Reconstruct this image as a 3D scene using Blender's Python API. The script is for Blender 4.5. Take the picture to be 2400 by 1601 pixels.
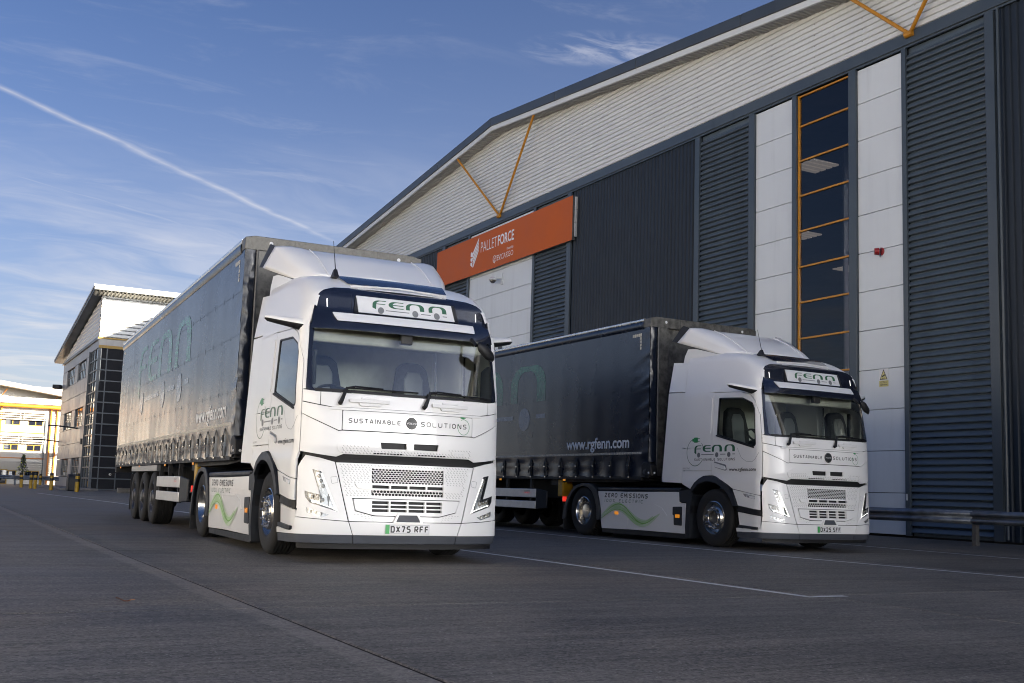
import bpy, bmesh, math, random, bisect
from mathutils import Vector, Matrix, noise
from mathutils.geometry import tessellate_polygon

random.seed(7)
PI = math.pi
R = math.radians
for o in list(bpy.data.objects):
    bpy.data.objects.remove(o)
SC = bpy.context.scene
COL = SC.collection

# ------------------------------------------------------------------ camera
cam_d = bpy.data.cameras.new('camera')
cam = bpy.data.objects.new('camera', cam_d)
COL.objects.link(cam)
PITCH, ROLL, CAM_H = 0.1163, 0.0316, 0.8118
fw = Vector((0, math.cos(PITCH), math.sin(PITCH)))
up = Vector((0, -math.sin(PITCH), math.cos(PITCH)))
rt = Vector((1, 0, 0))
r2 = rt * math.cos(ROLL) + up * math.sin(ROLL)
u2 = up * math.cos(ROLL) - rt * math.sin(ROLL)
cam.matrix_world = Matrix(((r2.x, u2.x, -fw.x, 0), (r2.y, u2.y, -fw.y, 0), (r2.z, u2.z, -fw.z, CAM_H), (0, 0, 0, 1)))
cam_d.sensor_fit = 'HORIZONTAL'
cam_d.sensor_width = 36
cam_d.lens = 36 * 2546.1 / 2400
cam_d.shift_y = 0.0233
cam_d.clip_start = 0.05
cam_d.clip_end = 4000
SC.camera = cam

# ------------------------------------------------------------------ light
SUN_EL = R(18)
ANG = 0.494                                   # heading of the warehouse front and the slab joints
E_ = Vector((math.cos(ANG), math.sin(ANG), 0))
M_ = Vector((-math.sin(ANG), math.cos(ANG), 0))
sh = (E_ * 0.60 - M_ * 0.80).normalized()
SUN = Vector((sh.x * math.cos(SUN_EL), sh.y * math.cos(SUN_EL), math.sin(SUN_EL)))
sun_d = bpy.data.lights.new('sun', 'SUN')
sun_d.energy = 4.2
sun_d.angle = R(0.53)
sun_d.color = (1.0, 0.86, 0.67)
sun = bpy.data.objects.new('sun', sun_d)
COL.objects.link(sun)
sun.rotation_euler = (-SUN).to_track_quat('-Z', 'Y').to_euler()

world = bpy.data.worlds.new('World')
SC.world = world
world.use_nodes = True
WN = world.node_tree
for n in list(WN.nodes):
    WN.nodes.remove(n)


class NT:
    """tiny node helper"""
    def __init__(s, tree):
        s.t = tree

    def n(s, kind, **kw):
        nd = s.t.nodes.new(kind)
        for k, v in kw.items():
            setattr(nd, k, v)
        return nd

    def set(s, sock, v):
        if isinstance(v, bpy.types.NodeSocket):
            s.t.links.new(v, sock)
        elif v is not None:
            sock.default_value = v

    def math(s, op, a, b=None, c=None, clamp=False):
        nd = s.n('ShaderNodeMath', operation=op, use_clamp=clamp)
        for i, v in enumerate((a, b, c)):
            if v is not None:
                s.set(nd.inputs[i], v)
        return nd.outputs[0]

    def ramp(s, x, a, b, lo=0.0, hi=1.0):
        nd = s.n('ShaderNodeMapRange', clamp=True, interpolation_type='SMOOTHSTEP')
        for i, v in enumerate((x, a, b, lo, hi)):
            s.set(nd.inputs[i], v)
        return nd.outputs[0]

    def mix(s, f, a, b, mode='MIX'):
        nd = s.n('ShaderNodeMix', data_type='RGBA', blend_type=mode)
        s.set(nd.inputs[0], f)
        for i, v in ((6, a), (7, b)):
            if isinstance(v, tuple) and len(v) == 3:
                v = (*v, 1)
            s.set(nd.inputs[i], v)
        return nd.outputs[2]

    def noise(s, vec, scale, detail=3, rough=.5, dist=0.0):
        nd = s.n('ShaderNodeTexNoise')
        s.set(nd.inputs['Vector'], vec)
        nd.inputs['Scale'].default_value = scale
        nd.inputs['Detail'].default_value = detail
        nd.inputs['Roughness'].default_value = rough
        nd.inputs['Distortion'].default_value = dist
        return nd.outputs[0]

    def comb(s, x, y, z=0.0):
        nd = s.n('ShaderNodeCombineXYZ')
        for i, v in enumerate((x, y, z)):
            s.set(nd.inputs[i], v)
        return nd.outputs[0]


w = NT(WN)
sky = w.n('ShaderNodeTexSky', sky_type='NISHITA', sun_disc=False, sun_elevation=SUN_EL,
          sun_rotation=math.atan2(SUN.x, SUN.y), air_density=1.0, dust_density=0.6, ozone_density=2.5, altitude=50)
tc = w.n('ShaderNodeTexCoord')
sep = w.n('ShaderNodeSeparateXYZ')
w.set(sep.inputs[0], tc.outputs['Generated'])
dz = w.math('MAXIMUM', sep.outputs[2], 0.03)
cx = w.math('DIVIDE', sep.outputs[0], dz)
cy = w.math('DIVIDE', sep.outputs[1], dz)
# cirrus sheet: a flat layer high above, seen in direction / height coordinates
rx = w.math('ADD', w.math('MULTIPLY', cx, .93), w.math('MULTIPLY', cy, .36))
ry = w.math('SUBTRACT', w.math('MULTIPLY', cy, .93), w.math('MULTIPLY', cx, .36))
warp = w.noise(w.comb(cx, cy), .8, 2)
v1 = w.comb(w.math('MULTIPLY', rx, .55), w.math('ADD', w.math('MULTIPLY', ry, .95), w.math('MULTIPLY', warp, 1.6)))
n1 = w.noise(v1, 1.5, 5, .62, .35)
v2 = w.comb(w.math('MULTIPLY', rx, 1.2), w.math('ADD', w.math('MULTIPLY', ry, 2.4), w.math('MULTIPLY', warp, 2.0)), 3.7)
n2 = w.noise(v2, 2.2, 5, .65, .5)
patch = w.noise(w.comb(cx, cy, 9.1), .45, 2)
band = w.ramp(sep.outputs[2], .34, .10, 0, 1)
c1 = w.math('MULTIPLY', w.ramp(n1, .36, .86), band)
c1 = w.math('MULTIPLY', c1, w.ramp(patch, .30, .55, .35, 1.0))
c2 = w.math('MULTIPLY', w.ramp(n2, .50, .80), w.ramp(patch, .42, .62, .06, .5))
cl = w.math('ADD', w.math('MULTIPLY', c1, .78), w.math('MULTIPLY', c2, .22), clamp=True)


def trail(x0, y0, slope, width, ya, yb, amount, fuzz, far=9.0):
    wob = w.math('MULTIPLY', w.math('SUBTRACT', w.noise(w.comb(cx, cy, 2.0), 5.0, 3), .5), fuzz)
    d = w.math('SUBTRACT', cx, w.math('ADD', w.math('MULTIPLY', w.math('SUBTRACT', cy, y0), slope), x0))
    d = w.math('ABSOLUTE', w.math('ADD', d, wob))
    wd = w.math('MULTIPLY', width, w.ramp(cy, ya, yb, .45, 1.0))
    m = w.math('SUBTRACT', 1.0, w.math('DIVIDE', d, wd), clamp=True)
    m = w.math('POWER', m, 1.7)
    m = w.math('MULTIPLY', m, w.math('MULTIPLY', w.ramp(cy, ya - .6, ya + .5, .25, 1.0), w.ramp(cy, far, far - .6, 0.0, 1.0)))
    dens = w.ramp(w.noise(w.comb(cx, cy, 5.0), 9.0, 3), .25, .65, .55, 1.0)
    return w.math('MULTIPLY', w.math('MULTIPLY', m, dens), amount)


t1 = trail(-1.35, 2.71, .364, .060, 2.4, 3.9, .40, .05, 4.6)
t2 = trail(-1.71, 3.50, .62, .05, 3.3, 4.2, .20, .06, 5.2)
# one small ragged wisp above the warehouse roof
dx_ = w.math('SUBTRACT', cx, .20)
dy_ = w.math('SUBTRACT', cy, 2.36)
q = w.math('ADD', w.math('MULTIPLY', w.math('MULTIPLY', dx_, dx_), 20.0), w.math('MULTIPLY', w.math('MULTIPLY', dy_, dy_), 75.0))
wn = w.noise(w.comb(w.math('MULTIPLY', rx, .8), w.math('MULTIPLY', ry, 1.7), 1.0), 7.0, 5, .65, .8)
wisp = w.math('MULTIPLY', w.math('MULTIPLY', w.math('SUBTRACT', 1.0, q, clamp=True), w.ramp(wn, .38, .70)), .20)
cl = w.math('MAXIMUM', w.math('MAXIMUM', cl, t1), w.math('MAXIMUM', t2, wisp))
cl = w.math('MULTIPLY', cl, w.ramp(sep.outputs[2], .0, .05, 0, 1))
CLOUD = (3.3, 3.15, 3.05)
SKY_TINT = (.118, .146, .212)
HAZE = (3.2, 3.1, 2.95)
hs = w.n('ShaderNodeHueSaturation')
hs.inputs['Saturation'].default_value = 1.0
hs.inputs['Value'].default_value = 1.0
w.set(hs.inputs['Color'], sky.outputs[0])
skyc = w.mix(1.0, hs.outputs[0], SKY_TINT, 'MULTIPLY')
# ice cloud scatters forwards: brighter the nearer it lies to the sun
dt = w.n('ShaderNodeVectorMath', operation='DOT_PRODUCT')
w.set(dt.inputs[0], tc.outputs['Generated'])
dt.inputs[1].default_value = SUN
GP = .675
ph = w.math('POWER', w.math('SUBTRACT', 1 + GP * GP, w.math('MULTIPLY', dt.outputs['Value'], 2 * GP)), -1.5)
ph = w.math('MULTIPLY', ph, (1 + GP * GP) ** 1.5)          # 1 at right angles to the sun
cv = w.n('ShaderNodeVectorMath', operation='SCALE')
cv.inputs[0].default_value = CLOUD
w.set(cv.inputs['Scale'], ph)
# thin haze thickening towards the horizon, with the same forward scatter
hv = w.n('ShaderNodeVectorMath', operation='SCALE')
hv.inputs[0].default_value = HAZE
w.set(hv.inputs['Scale'], ph)
hz = w.math('POWER', 2.718, w.math('MULTIPLY', w.math('MAXIMUM', sep.outputs[2], 0.0), -8.2))
skyc = w.mix(w.math('MULTIPLY', hz, .97), skyc, hv.outputs[0])
skyc = w.mix(cl, skyc, cv.outputs[0])
bg = w.n('ShaderNodeBackground')
w.set(bg.inputs[0], skyc)
bg.inputs[1].default_value = 0.075
wo = w.n('ShaderNodeOutputWorld')
w.set(wo.inputs[0], bg.outputs[0])

SC.view_settings.view_transform = 'Standard'
SC.view_settings.look = 'None'
SC.view_settings.exposure = 2.95
SC.view_settings.gamma = 1
SC.view_settings.use_curve_mapping = False
SC.render.engine = 'CYCLES'
SC.cycles.filter_width = 1.05
SC.cycles.max_bounces = 7
SC.cycles.diffuse_bounces = 3
SC.cycles.glossy_bounces = 3
SC.cycles.transparent_max_bounces = 8
SC.cycles.caustics_reflective = False
SC.cycles.caustics_refractive = False
SC.render.resolution_x, SC.render.resolution_y = 1024, 683


# ------------------------------------------------------------------ materials
def mat(name, col, rough=.5, metal=0.0, coat=0.0, var=.06, scale=5.0, bump=0.0, bscale=60.0, emis=None, estr=0.0,
        spec=.5, rvar=.08, weather=0.0):
    m = bpy.data.materials.new(name)
    m.use_nodes = True
    t = NT(m.node_tree)
    p = m.node_tree.nodes['Principled BSDF']
    tcn = t.n('ShaderNodeTexCoord')
    nz = t.noise(tcn.outputs['Object'], scale, 5, .6)
    a = tuple(max(0, c * (1 - var * 2)) for c in col)
    b = tuple(min(1, c * (1 + var * 2)) for c in col)
    bc = t.mix(t.ramp(nz, .25, .75), a, b)
    if weather:
        g = t.n('ShaderNodeNewGeometry')
        mp = t.n('ShaderNodeMapping')
        mp.inputs['Scale'].default_value = (2.2, 2.2, .16)
        t.set(mp.inputs[0], g.outputs['Position'])
        st = t.noise(mp.outputs[0], 1.0, 4, .6)
        bl = t.noise(g.outputs['Position'], .55, 3, .6)
        k = t.math('MULTIPLY', t.ramp(st, .48, .78), t.ramp(bl, .35, .65, .3, 1.0))
        bc = t.mix(t.math('MULTIPLY', k, weather), bc, tuple(c * .55 for c in col))
    t.set(p.inputs['Base Color'], bc)
    t.set(p.inputs['Roughness'], t.ramp(nz, .2, .8, max(0, rough - rvar), min(1, rough + rvar)))
    p.inputs['Metallic'].default_value = metal
    p.inputs['Coat Weight'].default_value = coat
    p.inputs['Coat Roughness'].default_value = .04
    p.inputs['Specular IOR Level'].default_value = spec
    if bump:
        bn = t.n('ShaderNodeBump')
        bn.inputs['Strength'].default_value = bump
        bn.inputs['Distance'].default_value = .01
        t.set(bn.inputs['Height'], t.noise(tcn.outputs['Object'], bscale, 4, .6))
        t.set(p.inputs['Normal'], bn.outputs[0])
    if emis:
        p.inputs['Emission Color'].default_value = (*emis, 1)
        p.inputs['Emission Strength'].default_value = estr
    return m


def glass_mat(name, tint, refl=1.0, rough=0.0, k=1.7):
    m = bpy.data.materials.new(name)
    m.use_nodes = True
    t = NT(m.node_tree)
    nt = m.node_tree
    nt.nodes.remove(nt.nodes['Principled BSDF'])
    out = nt.nodes['Material Output']
    tr = t.n('ShaderNodeBsdfTransparent')
    tr.inputs[0].default_value = (*tint, 1)
    gl = t.n('ShaderNodeBsdfGlossy')
    gl.inputs['Roughness'].default_value = rough
    gl.inputs[0].default_value = (refl, refl, refl, 1)
    fr = t.n('ShaderNodeFresnel')
    fr.inputs[0].default_value = 1.52
    f2 = t.math('MULTIPLY', fr.outputs[0], k, clamp=True)
    mx = t.n('ShaderNodeMixShader')
    t.set(mx.inputs[0], f2)
    t.set(mx.inputs[1], tr.outputs[0])
    t.set(mx.inputs[2], gl.outputs[0])
    t.set(out.inputs[0], mx.outputs[0])
    return m


MT = {}
MT['white'] = mat('white_paint', (.82, .82, .81), .30, coat=.4, var=.004, scale=1.5, spec=.45, rvar=.0)
MT['white_trim'] = mat('white_plastic', (.74, .74, .73), .38, var=.02)
MT['grey_trim'] = mat('grey_plastic', (.050, .057, .072), .5, var=.06, bump=.05)
MT['dark_trim'] = mat('dark_plastic', (.014, .017, .023), .5, var=.08, bump=.08, bscale=150)
MT['black'] = mat('black_plastic', (.006, .0065, .008), .55, var=.1)
MT['visor'] = mat('gloss_navy_black', (.011, .014, .026), .14, coat=.5, var=.05)
MT['rubber'] = mat('tyre_rubber', (.012, .012, .0125), .8, var=.18, scale=12, bump=.25, bscale=90)
MT['chrome'] = mat('polished_aluminium', (.64, .62, .58), .2, 1.0, var=.02, rvar=.03)
MT['steel'] = mat('dark_steel_wheel', (.10, .10, .11), .38, .6, var=.15)
MT['glass'] = glass_mat('cab_glass', (.93, .98, .95), k=3.4)
MT['sideglass'] = glass_mat('door_glass', (.86, .95, .92), k=1.3)
MT['lens'] = glass_mat('lamp_lens', (.93, .95, .96))
MT['lampbody'] = mat('lamp_reflector', (.50, .52, .54), .25, .45, var=.08, scale=20)
MT['drl'] = mat('daytime_running_light', (.9, .9, .9), .3, emis=(1, .97, .9), estr=.28)
MT['amber'] = mat('amber_marker_lamp', (.6, .18, .01), .3, emis=(1, .38, .03), estr=.055)
MT['redlamp'] = mat('red_lamp', (.35, .01, .01), .3, emis=(1, .05, .03), estr=.10)
MT['platew'] = mat('plate_white', (.72, .73, .74), .35, var=.02)
MT['green_plate'] = mat('plate_green', (.05, .42, .10), .4, var=.03)
MT['ink'] = mat('black_vinyl', (.02, .022, .024), .4, var=.03)
MT['green'] = mat('green_vinyl', (.016, .11, .052), .35, var=.04)
MT['plug'] = mat('bright_green_vinyl', (.02, .24, .08), .35, var=.04)
MT['grey_vinyl'] = mat('grey_vinyl', (.16, .17, .18), .35, var=.04)
MT['wave1'] = mat('leaf_green_vinyl', (.18, .46, .08), .35, var=.04)
MT['wave2'] = mat('pale_green_vinyl', (.44, .64, .34), .35, var=.04)
MT['wave3'] = mat('mint_vinyl', (.58, .70, .52), .35, var=.04)
MT['cream'] = mat('cabin_trim_cream', (.68, .66, .58), .7, var=.04)
MT['trimgrey'] = mat('cabin_trim_grey', (.62, .63, .58), .7, var=.05)
MT['seat'] = mat('seat_cloth', (.035, .037, .042), .85, var=.15, scale=30)
MT['hivis'] = mat('hi_vis_yellow', (.60, .75, .02), .7, var=.1)
MT['galv'] = mat('galvanised_steel', (.125, .122, .112), .5, .5, var=.25, scale=9, rvar=.15)
MT['alu'] = mat('aluminium_rail', (.60, .59, .57), .26, .9, var=.06, rvar=.06)
MT['plank'] = mat('anodised_plank', (.58, .58, .57), .38, .35, var=.05)
MT['chassis'] = mat('chassis_black', (.006, .006, .0065), .6, var=.15)
MT['curt_green'] = mat('curtain_print_green', (.010, .095, .058), .26, coat=.0, spec=.7, var=.05)
MT['curt_grey'] = mat('curtain_print_grey', (.115, .145, .20), .26, coat=.0, spec=.7, var=.05)
MT['curt_white'] = mat('curtain_print_white', (.80, .81, .82), .5, var=.02, spec=.3)
MT['reflect'] = mat('reflective_tape', (.50, .47, .40), .4, .1, var=.25, scale=60)
MT['strap'] = mat('black_webbing', (.014, .014, .016), .7, var=.2)
MT['clad_w'] = mat('white_cladding', (.66, .68, .685), .38, .0, weather=0.10, var=.02, scale=.4)
MT['clad_far'] = mat('pale_grey_cladding', (.62, .61, .58), .5, var=.05, scale=.3)
MT['joint'] = mat('joint_sealant', (.012, .012, .013), .8, var=.2)
MT['mesh'] = mat('pressed_grille_shade', (.34, .34, .33), .5, var=.05)
MT['clad_d'] = mat('slate_blue_cladding', (.066, .090, .116), .42, weather=0.5, var=.05, scale=.5)
MT['clad_n'] = mat('navy_cladding', (.014, .022, .035), .5, spec=.3, weather=.5, var=.06, scale=.5)
MT['flash'] = mat('slate_flashing', (.052, .069, .086), .4, weather=0.5, var=.05, scale=.5)
MT['roofcap'] = mat('roof_edge_slate', (.050, .060, .068), .4, weather=0.5, var=.06, scale=.5)
MT['soffit'] = mat('soffit_grey', (.40, .40, .39), .5, var=.04)
MT['panel'] = mat('composite_panel_white', (.64, .68, .71), .36, weather=0.32, var=.018, scale=.35, bump=.015, bscale=400)
MT['orange'] = mat('amber_steel_paint', (.50, .215, .012), .38, var=.06)
MT['sign'] = mat('sign_orange', (.50, .105, .018), .6, spec=.25, var=.03, scale=.6)
MT['sign_w'] = mat('sign_lettering_white', (.78, .79, .80), .4, var=.01)
MT['dglass'] = mat('dark_tinted_glass', (.010, .012, .020), .03, spec=.75, var=.05, rvar=.01)
MT['tglass'] = glass_mat('tinted_glass', (.42, .42, .50), k=.8)
MT['inlamp'] = mat('hall_light', (.8, .75, .6), .5, emis=(1, .86, .62), estr=.035)
MT['dark'] = mat('dark_interior', (.012, .013, .017), .9, var=.1)
MT['red'] = mat('red_sounder', (.30, .012, .015), .3, var=.05)
MT['yellow'] = mat('bollard_yellow', (.42, .25, .01), .45, var=.1)
MT['signy'] = mat('warning_yellow', (.62, .55, .22), .5, var=.05)
MT['off_panel'] = mat('office_panel', (.34, .335, .33), .4, weather=0.5, var=.07, scale=.35)
MT['off_white'] = mat('office_white_wall', (.46, .44, .40), .55, var=.03, scale=.3)
MT['off_grey'] = mat('office_grey_louvre', (.40, .39, .35), .45, var=.05)
MT['ochre'] = mat('ochre_trim', (.30, .18, .015), .45, var=.06)
MT['orange2'] = mat('orange_gutter', (.45, .15, .012), .4, var=.06)
MT['bar'] = mat('rail_steel', (.15, .17, .20), .42, .5, var=.2, scale=3)
MT['leafg'] = mat('spruce_green', (.030, .065, .025), .7, var=.35, scale=9)
MT['leafb'] = mat('dry_leaf', (.22, .09, .04), .7, var=.2, scale=30)
MT['bark'] = mat('bark', (.06, .04, .025), .9, var=.2)
MT['kerb'] = mat('kerb_concrete', (.20, .19, .175), .85, var=.15, bump=.2)
MT['tail'] = mat('dull_grey_metal', (.13, .13, .13), .5, .4, var=.15)


def curtain_mat():
    m = mat('navy_pvc_curtain', (.0075, .012, .025), .26, coat=.0, spec=.7, var=.08, scale=.6, rvar=.05)
    nt = m.node_tree
    t = NT(nt)
    p = nt.nodes['Principled BSDF']
    p.inputs['Coat Roughness'].default_value = .10
    tcn = t.n('ShaderNodeTexCoord')
    bn = t.n('ShaderNodeBump')
    bn.inputs['Strength'].default_value = .004
    bn.inputs['Distance'].default_value = .01
    t.set(bn.inputs['Height'], t.noise(tcn.outputs['Object'], 7.0, 5, .6))
    t.set(p.inputs['Normal'], bn.outputs[0])
    return m


MT['curtain'] = curtain_mat()


def concrete_mat():
    m = bpy.data.materials.new('brushed_concrete')
    m.use_nodes = True
    nt = m.node_tree
    t = NT(nt)
    p = nt.nodes['Principled BSDF']
    g = t.n('ShaderNodeNewGeometry')
    sp = t.n('ShaderNodeSeparateXYZ')
    t.set(sp.inputs[0], g.outputs['Position'])
    X, Y = sp.outputs[0], sp.outputs[1]
    e = t.math('ADD', t.math('MULTIPLY', X, E_.x), t.math('MULTIPLY', Y, E_.y))      # across the slabs
    mm = t.math('ADD', t.math('MULTIPLY', X, M_.x), t.math('MULTIPLY', Y, M_.y))     # along the slabs
    broom = t.noise(t.comb(t.math('MULTIPLY', e, 1.1), t.math('MULTIPLY', mm, 34.0)), 1.0, 5, .62)
    broom2 = t.noise(t.comb(t.math('MULTIPLY', e, .30), t.math('MULTIPLY', mm, 5.5), 4.0), 1.0, 4, .65)
    blot = t.noise(t.comb(t.math('MULTIPLY', e, .55), t.math('MULTIPLY', mm, .8), 2.0), 1.0, 3, .6, .6)
    stain = t.noise(t.comb(e, mm, 7.0), .35, 4, .7, 1.0)
    grit = t.noise(g.outputs['Position'], 60.0, 4, .75)
    vor = t.n('ShaderNodeTexVoronoi', feature='F1')
    vor.inputs['Scale'].default_value = 30
    t.set(vor.inputs['Vector'], g.outputs['Position'])
    vc = t.n('ShaderNodeTexVoronoi', feature='F1')
    vc.inputs['Scale'].default_value = 55
    t.set(vc.inputs['Vector'], g.outputs['Position'])
    sc_ = t.n('ShaderNodeSeparateColor')
    t.set(sc_.inputs[0], vc.outputs['Color'])
    # trowelled margin beside each long joint
    fe = t.math('FRACT', t.math('DIVIDE', t.math('SUBTRACT', e, JOINT_E), SLAB_W))
    de = t.math('MULTIPLY', t.math('MINIMUM', fe, t.math('SUBTRACT', 1.0, fe)), SLAB_W)
    wob = t.math('MULTIPLY', t.math('SUBTRACT', t.noise(t.comb(mm, 0.0, 1.0), 3.0, 4), .5), .16)
    margin = t.ramp(t.math('ADD', de, wob), .21, .15)
    left = t.ramp(fe, .49, .51)
    seed = t.math('FLOOR', t.math('DIVIDE', t.math('SUBTRACT', e, JOINT_E), SLAB_W))
    tone = t.noise(t.comb(t.math('MULTIPLY', seed, 3.17), 0.0, 0.0), 1.0, 0)
    v = t.math('ADD', t.math('MULTIPLY', t.ramp(broom, .3, .7), .34), t.math('MULTIPLY', t.ramp(broom2, .3, .7), .30))
    v = t.math('ADD', v, t.math('MULTIPLY', t.ramp(blot, .25, .75), .35))
    v = t.math('ADD', v, t.math('MULTIPLY', t.math('SUBTRACT', grit, .5), 1.8))
    v = t.math('ADD', v, t.math('MULTIPLY', t.math('SUBTRACT', sc_.outputs[0], .5), .62))
    v = t.math('ADD', v, t.math('MULTIPLY', t.math('SUBTRACT', tone, .5), .5))
    near0 = t.ramp(t.math('ABSOLUTE', t.math('SUBTRACT', e, JOINT_E)), 1.2, .8, .22, 1.0)
    margin = t.math('MULTIPLY', margin, near0)
    v = t.math('SUBTRACT', v, t.math('MULTIPLY', t.ramp(stain, .56, .74), .34))
    v = t.math('ADD', v, t.math('MULTIPLY', margin, t.math('SUBTRACT', t.math('MULTIPLY', left, .46), .13)))
    c = t.mix(t.math('MULTIPLY', v, .9, clamp=True), CON_A, CON_B)
    spk = t.math('MULTIPLY', t.ramp(vor.outputs['Distance'], .20, .10), t.ramp(t.noise(g.outputs['Position'], 11.0, 2), .52, .60))
    c = t.mix(t.math('MULTIPLY', spk, .8), c, (.42, .41, .38))
    warm = t.noise(t.comb(e, mm, 12.0), .22, 3)
    c = t.mix(t.ramp(warm, .35, .7, 0, .55), c, (1.12, 1.0, .86), 'MULTIPLY')
    t.set(p.inputs['Base Color'], c)
    t.set(p.inputs['Roughness'], t.ramp(blot, .3, .7, .58, .76))
    p.inputs['Specular IOR Level'].default_value = .5
    bn = t.n('ShaderNodeBump')
    bn.inputs['Strength'].default_value = .7
    bn.inputs['Distance'].default_value = .008
    t.set(bn.inputs['Height'], t.math('ADD', t.math('MULTIPLY', broom, .9), t.math('MULTIPLY', grit, .5)))
    t.set(p.inputs['Normal'], bn.outputs[0])
    return m


JOINT_E = (Vector((-1.62, 7.32, 0))).dot(E_)
JOINT_M = (Vector((-1.62, 7.32, 0))).dot(M_)
SLAB_W = 4.9
CON_A = (.040, .0365, .032)
CON_B = (.235, .212, .182)
MT['concrete'] = concrete_mat()


def line_mat():
    m = mat('worn_line_paint', (.50, .50, .48), .65, var=.05)
    nt = m.node_tree
    t = NT(nt)
    p = nt.nodes['Principled BSDF']
    g = t.n('ShaderNodeNewGeometry')
    a = t.noise(g.outputs['Position'], 9.0, 6, .7)
    t.set(p.inputs['Base Color'], t.mix(t.ramp(a, .30, .46), (.20, .195, .185), (.66, .66, .63)))
    return m


MT['line'] = line_mat()


# ------------------------------------------------------------------ mesh helpers
def link(name, me, m, parent=None, smooth=True, angle=35, bevel=0.0, seg=2):
    if m is not None:
        me.materials.append(m)
    if smooth:
        me.shade_smooth()
        me.set_sharp_from_angle(angle=R(angle))
    o = bpy.data.objects.new(name, me)
    COL.objects.link(o)
    if parent is not None:
        o.parent = parent
    if bevel:
        b = o.modifiers.new('bevel', 'BEVEL')
        b.width = bevel
        b.segments = seg
        b.limit_method = 'ANGLE'
        b.angle_limit = R(40)
    return o


def tag(o, label=None, cat=None, group=None, kind=None):
    if label:
        o['label'] = label
    if cat:
        o['category'] = cat
    if group:
        o['group'] = group
    if kind:
        o['kind'] = kind
    return o


def empty(name, loc=(0, 0, 0), rz=0.0):
    o = bpy.data.objects.new(name, None)
    o.location = loc
    o.rotation_euler = (0, 0, rz)
    o.empty_display_size = .3
    COL.objects.link(o)
    return o


def copy_tree(o, parent=None):
    c = o.copy()
    COL.objects.link(c)
    c.parent = parent
    for ch in list(o.children):
        copy_tree(ch, c)
    return c


class MB:
    def __init__(s):
        s.v = []
        s.f = []

    def quad(s, *p):
        i = len(s.v)
        s.v += [Vector(x) for x in p]
        s.f.append(tuple(range(i, i + len(p))))
        return s

    def box(s, a, b, mtx=None):
        x0, y0, z0 = a
        x1, y1, z1 = b
        i = len(s.v)
        P = [Vector(p) for p in ((x0, y0, z0), (x1, y0, z0), (x1, y1, z0), (x0, y1, z0), (x0, y0, z1), (x1, y0, z1), (x1, y1, z1), (x0, y1, z1))]
        if mtx is not None:
            P = [mtx @ p for p in P]
        s.v += P
        for f in ((0, 3, 2, 1), (4, 5, 6, 7), (0, 1, 5, 4), (1, 2, 6, 5), (2, 3, 7, 6), (3, 0, 4, 7)):
            s.f.append(tuple(i + k for k in f))
        return s

    def prism(s, poly, fa, fb):
        """poly of 2D points mapped to two ends by fa, fb"""
        i = len(s.v)
        n = len(poly)
        s.v += [Vector(fa(*p)) for p in poly] + [Vector(fb(*p)) for p in poly]
        s.f.append(tuple(i + k for k in reversed(range(n))))
        s.f.append(tuple(i + n + k for k in range(n)))
        for k in range(n):
            j = (k + 1) % n
            s.f.append((i + k, i + j, i + n + j, i + n + k))
        return s

    def tube(s, path, r, n=8, cap=True):
        path = [Vector(p) for p in path]
        rr = r if isinstance(r, (list, tuple)) else [r] * len(path)
        i0 = len(s.v)
        up_ = None
        for k, p in enumerate(path):
            d = (path[min(k + 1, len(path) - 1)] - path[max(k - 1, 0)]).normalized()
            if up_ is None:
                up_ = Vector((0, 0, 1)) if abs(d.z) < .9 else Vector((1, 0, 0))
            a = d.cross(up_).normalized()
            b = a.cross(d).normalized()
            up_ = b
            for q in range(n):
                t = 2 * PI * q / n
                s.v.append(p + (a * math.cos(t) + b * math.sin(t)) * rr[k])
        for k in range(len(path) - 1):
            for q in range(n):
                q2 = (q + 1) % n
                s.f.append((i0 + k * n + q, i0 + k * n + q2, i0 + (k + 1) * n + q2, i0 + (k + 1) * n + q))
        if cap:
            s.f.append(tuple(i0 + q for q in reversed(range(n))))
            e = i0 + (len(path) - 1) * n
            s.f.append(tuple(e + q for q in range(n)))
        return s

    def lathe(s, prof, c=(0, 0, 0), axis='x', n=32, close=False):
        """prof: list of (radius, along)"""
        i0 = len(s.v)
        c = Vector(c)
        for r, a in prof:
            for q in range(n):
                t = 2 * PI * q / n
                y, z = r * math.cos(t), r * math.sin(t)
                if axis == 'x':
                    s.v.append(c + Vector((a, y, z)))
                elif axis == 'y':
                    s.v.append(c + Vector((z, a, y)))
                else:
                    s.v.append(c + Vector((y, z, a)))
        m = len(prof)
        for k in range(m - 1 + (1 if close else 0)):
            k2 = (k + 1) % m
            for q in range(n):
                q2 = (q + 1) % n
                s.f.append((i0 + k * n + q, i0 + k * n + q2, i0 + k2 * n + q2, i0 + k2 * n + q))
        return s

    def grid(s, rows):
        i0 = len(s.v)
        m = len(rows[0])
        for r in rows:
            s.v += [Vector(p) for p in r]
        for a in range(len(rows) - 1):
            for b in range(m - 1):
                s.f.append((i0 + a * m + b, i0 + a * m + b + 1, i0 + (a + 1) * m + b + 1, i0 + (a + 1) * m + b))
        return s

    def mesh(s, name, fix=True):
        me = bpy.data.meshes.new(name)
        me.from_pydata([tuple(v) for v in s.v], [], s.f)
        if fix:
            bm = bmesh.new()
            bm.from_mesh(me)
            bmesh.ops.recalc_face_normals(bm, faces=bm.faces)
            bm.to_mesh(me)
            bm.free()
        me.update()
        return me

    def build(s, name, m, parent=None, **kw):
        return link(name, s.mesh(name), MT[m] if isinstance(m, str) else m, parent, **kw)


def box(name, a, b, m, parent=None, bevel=0.0, mtx=None):
    return MB().box(a, b, mtx).build(name, m, parent, bevel=bevel)


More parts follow.
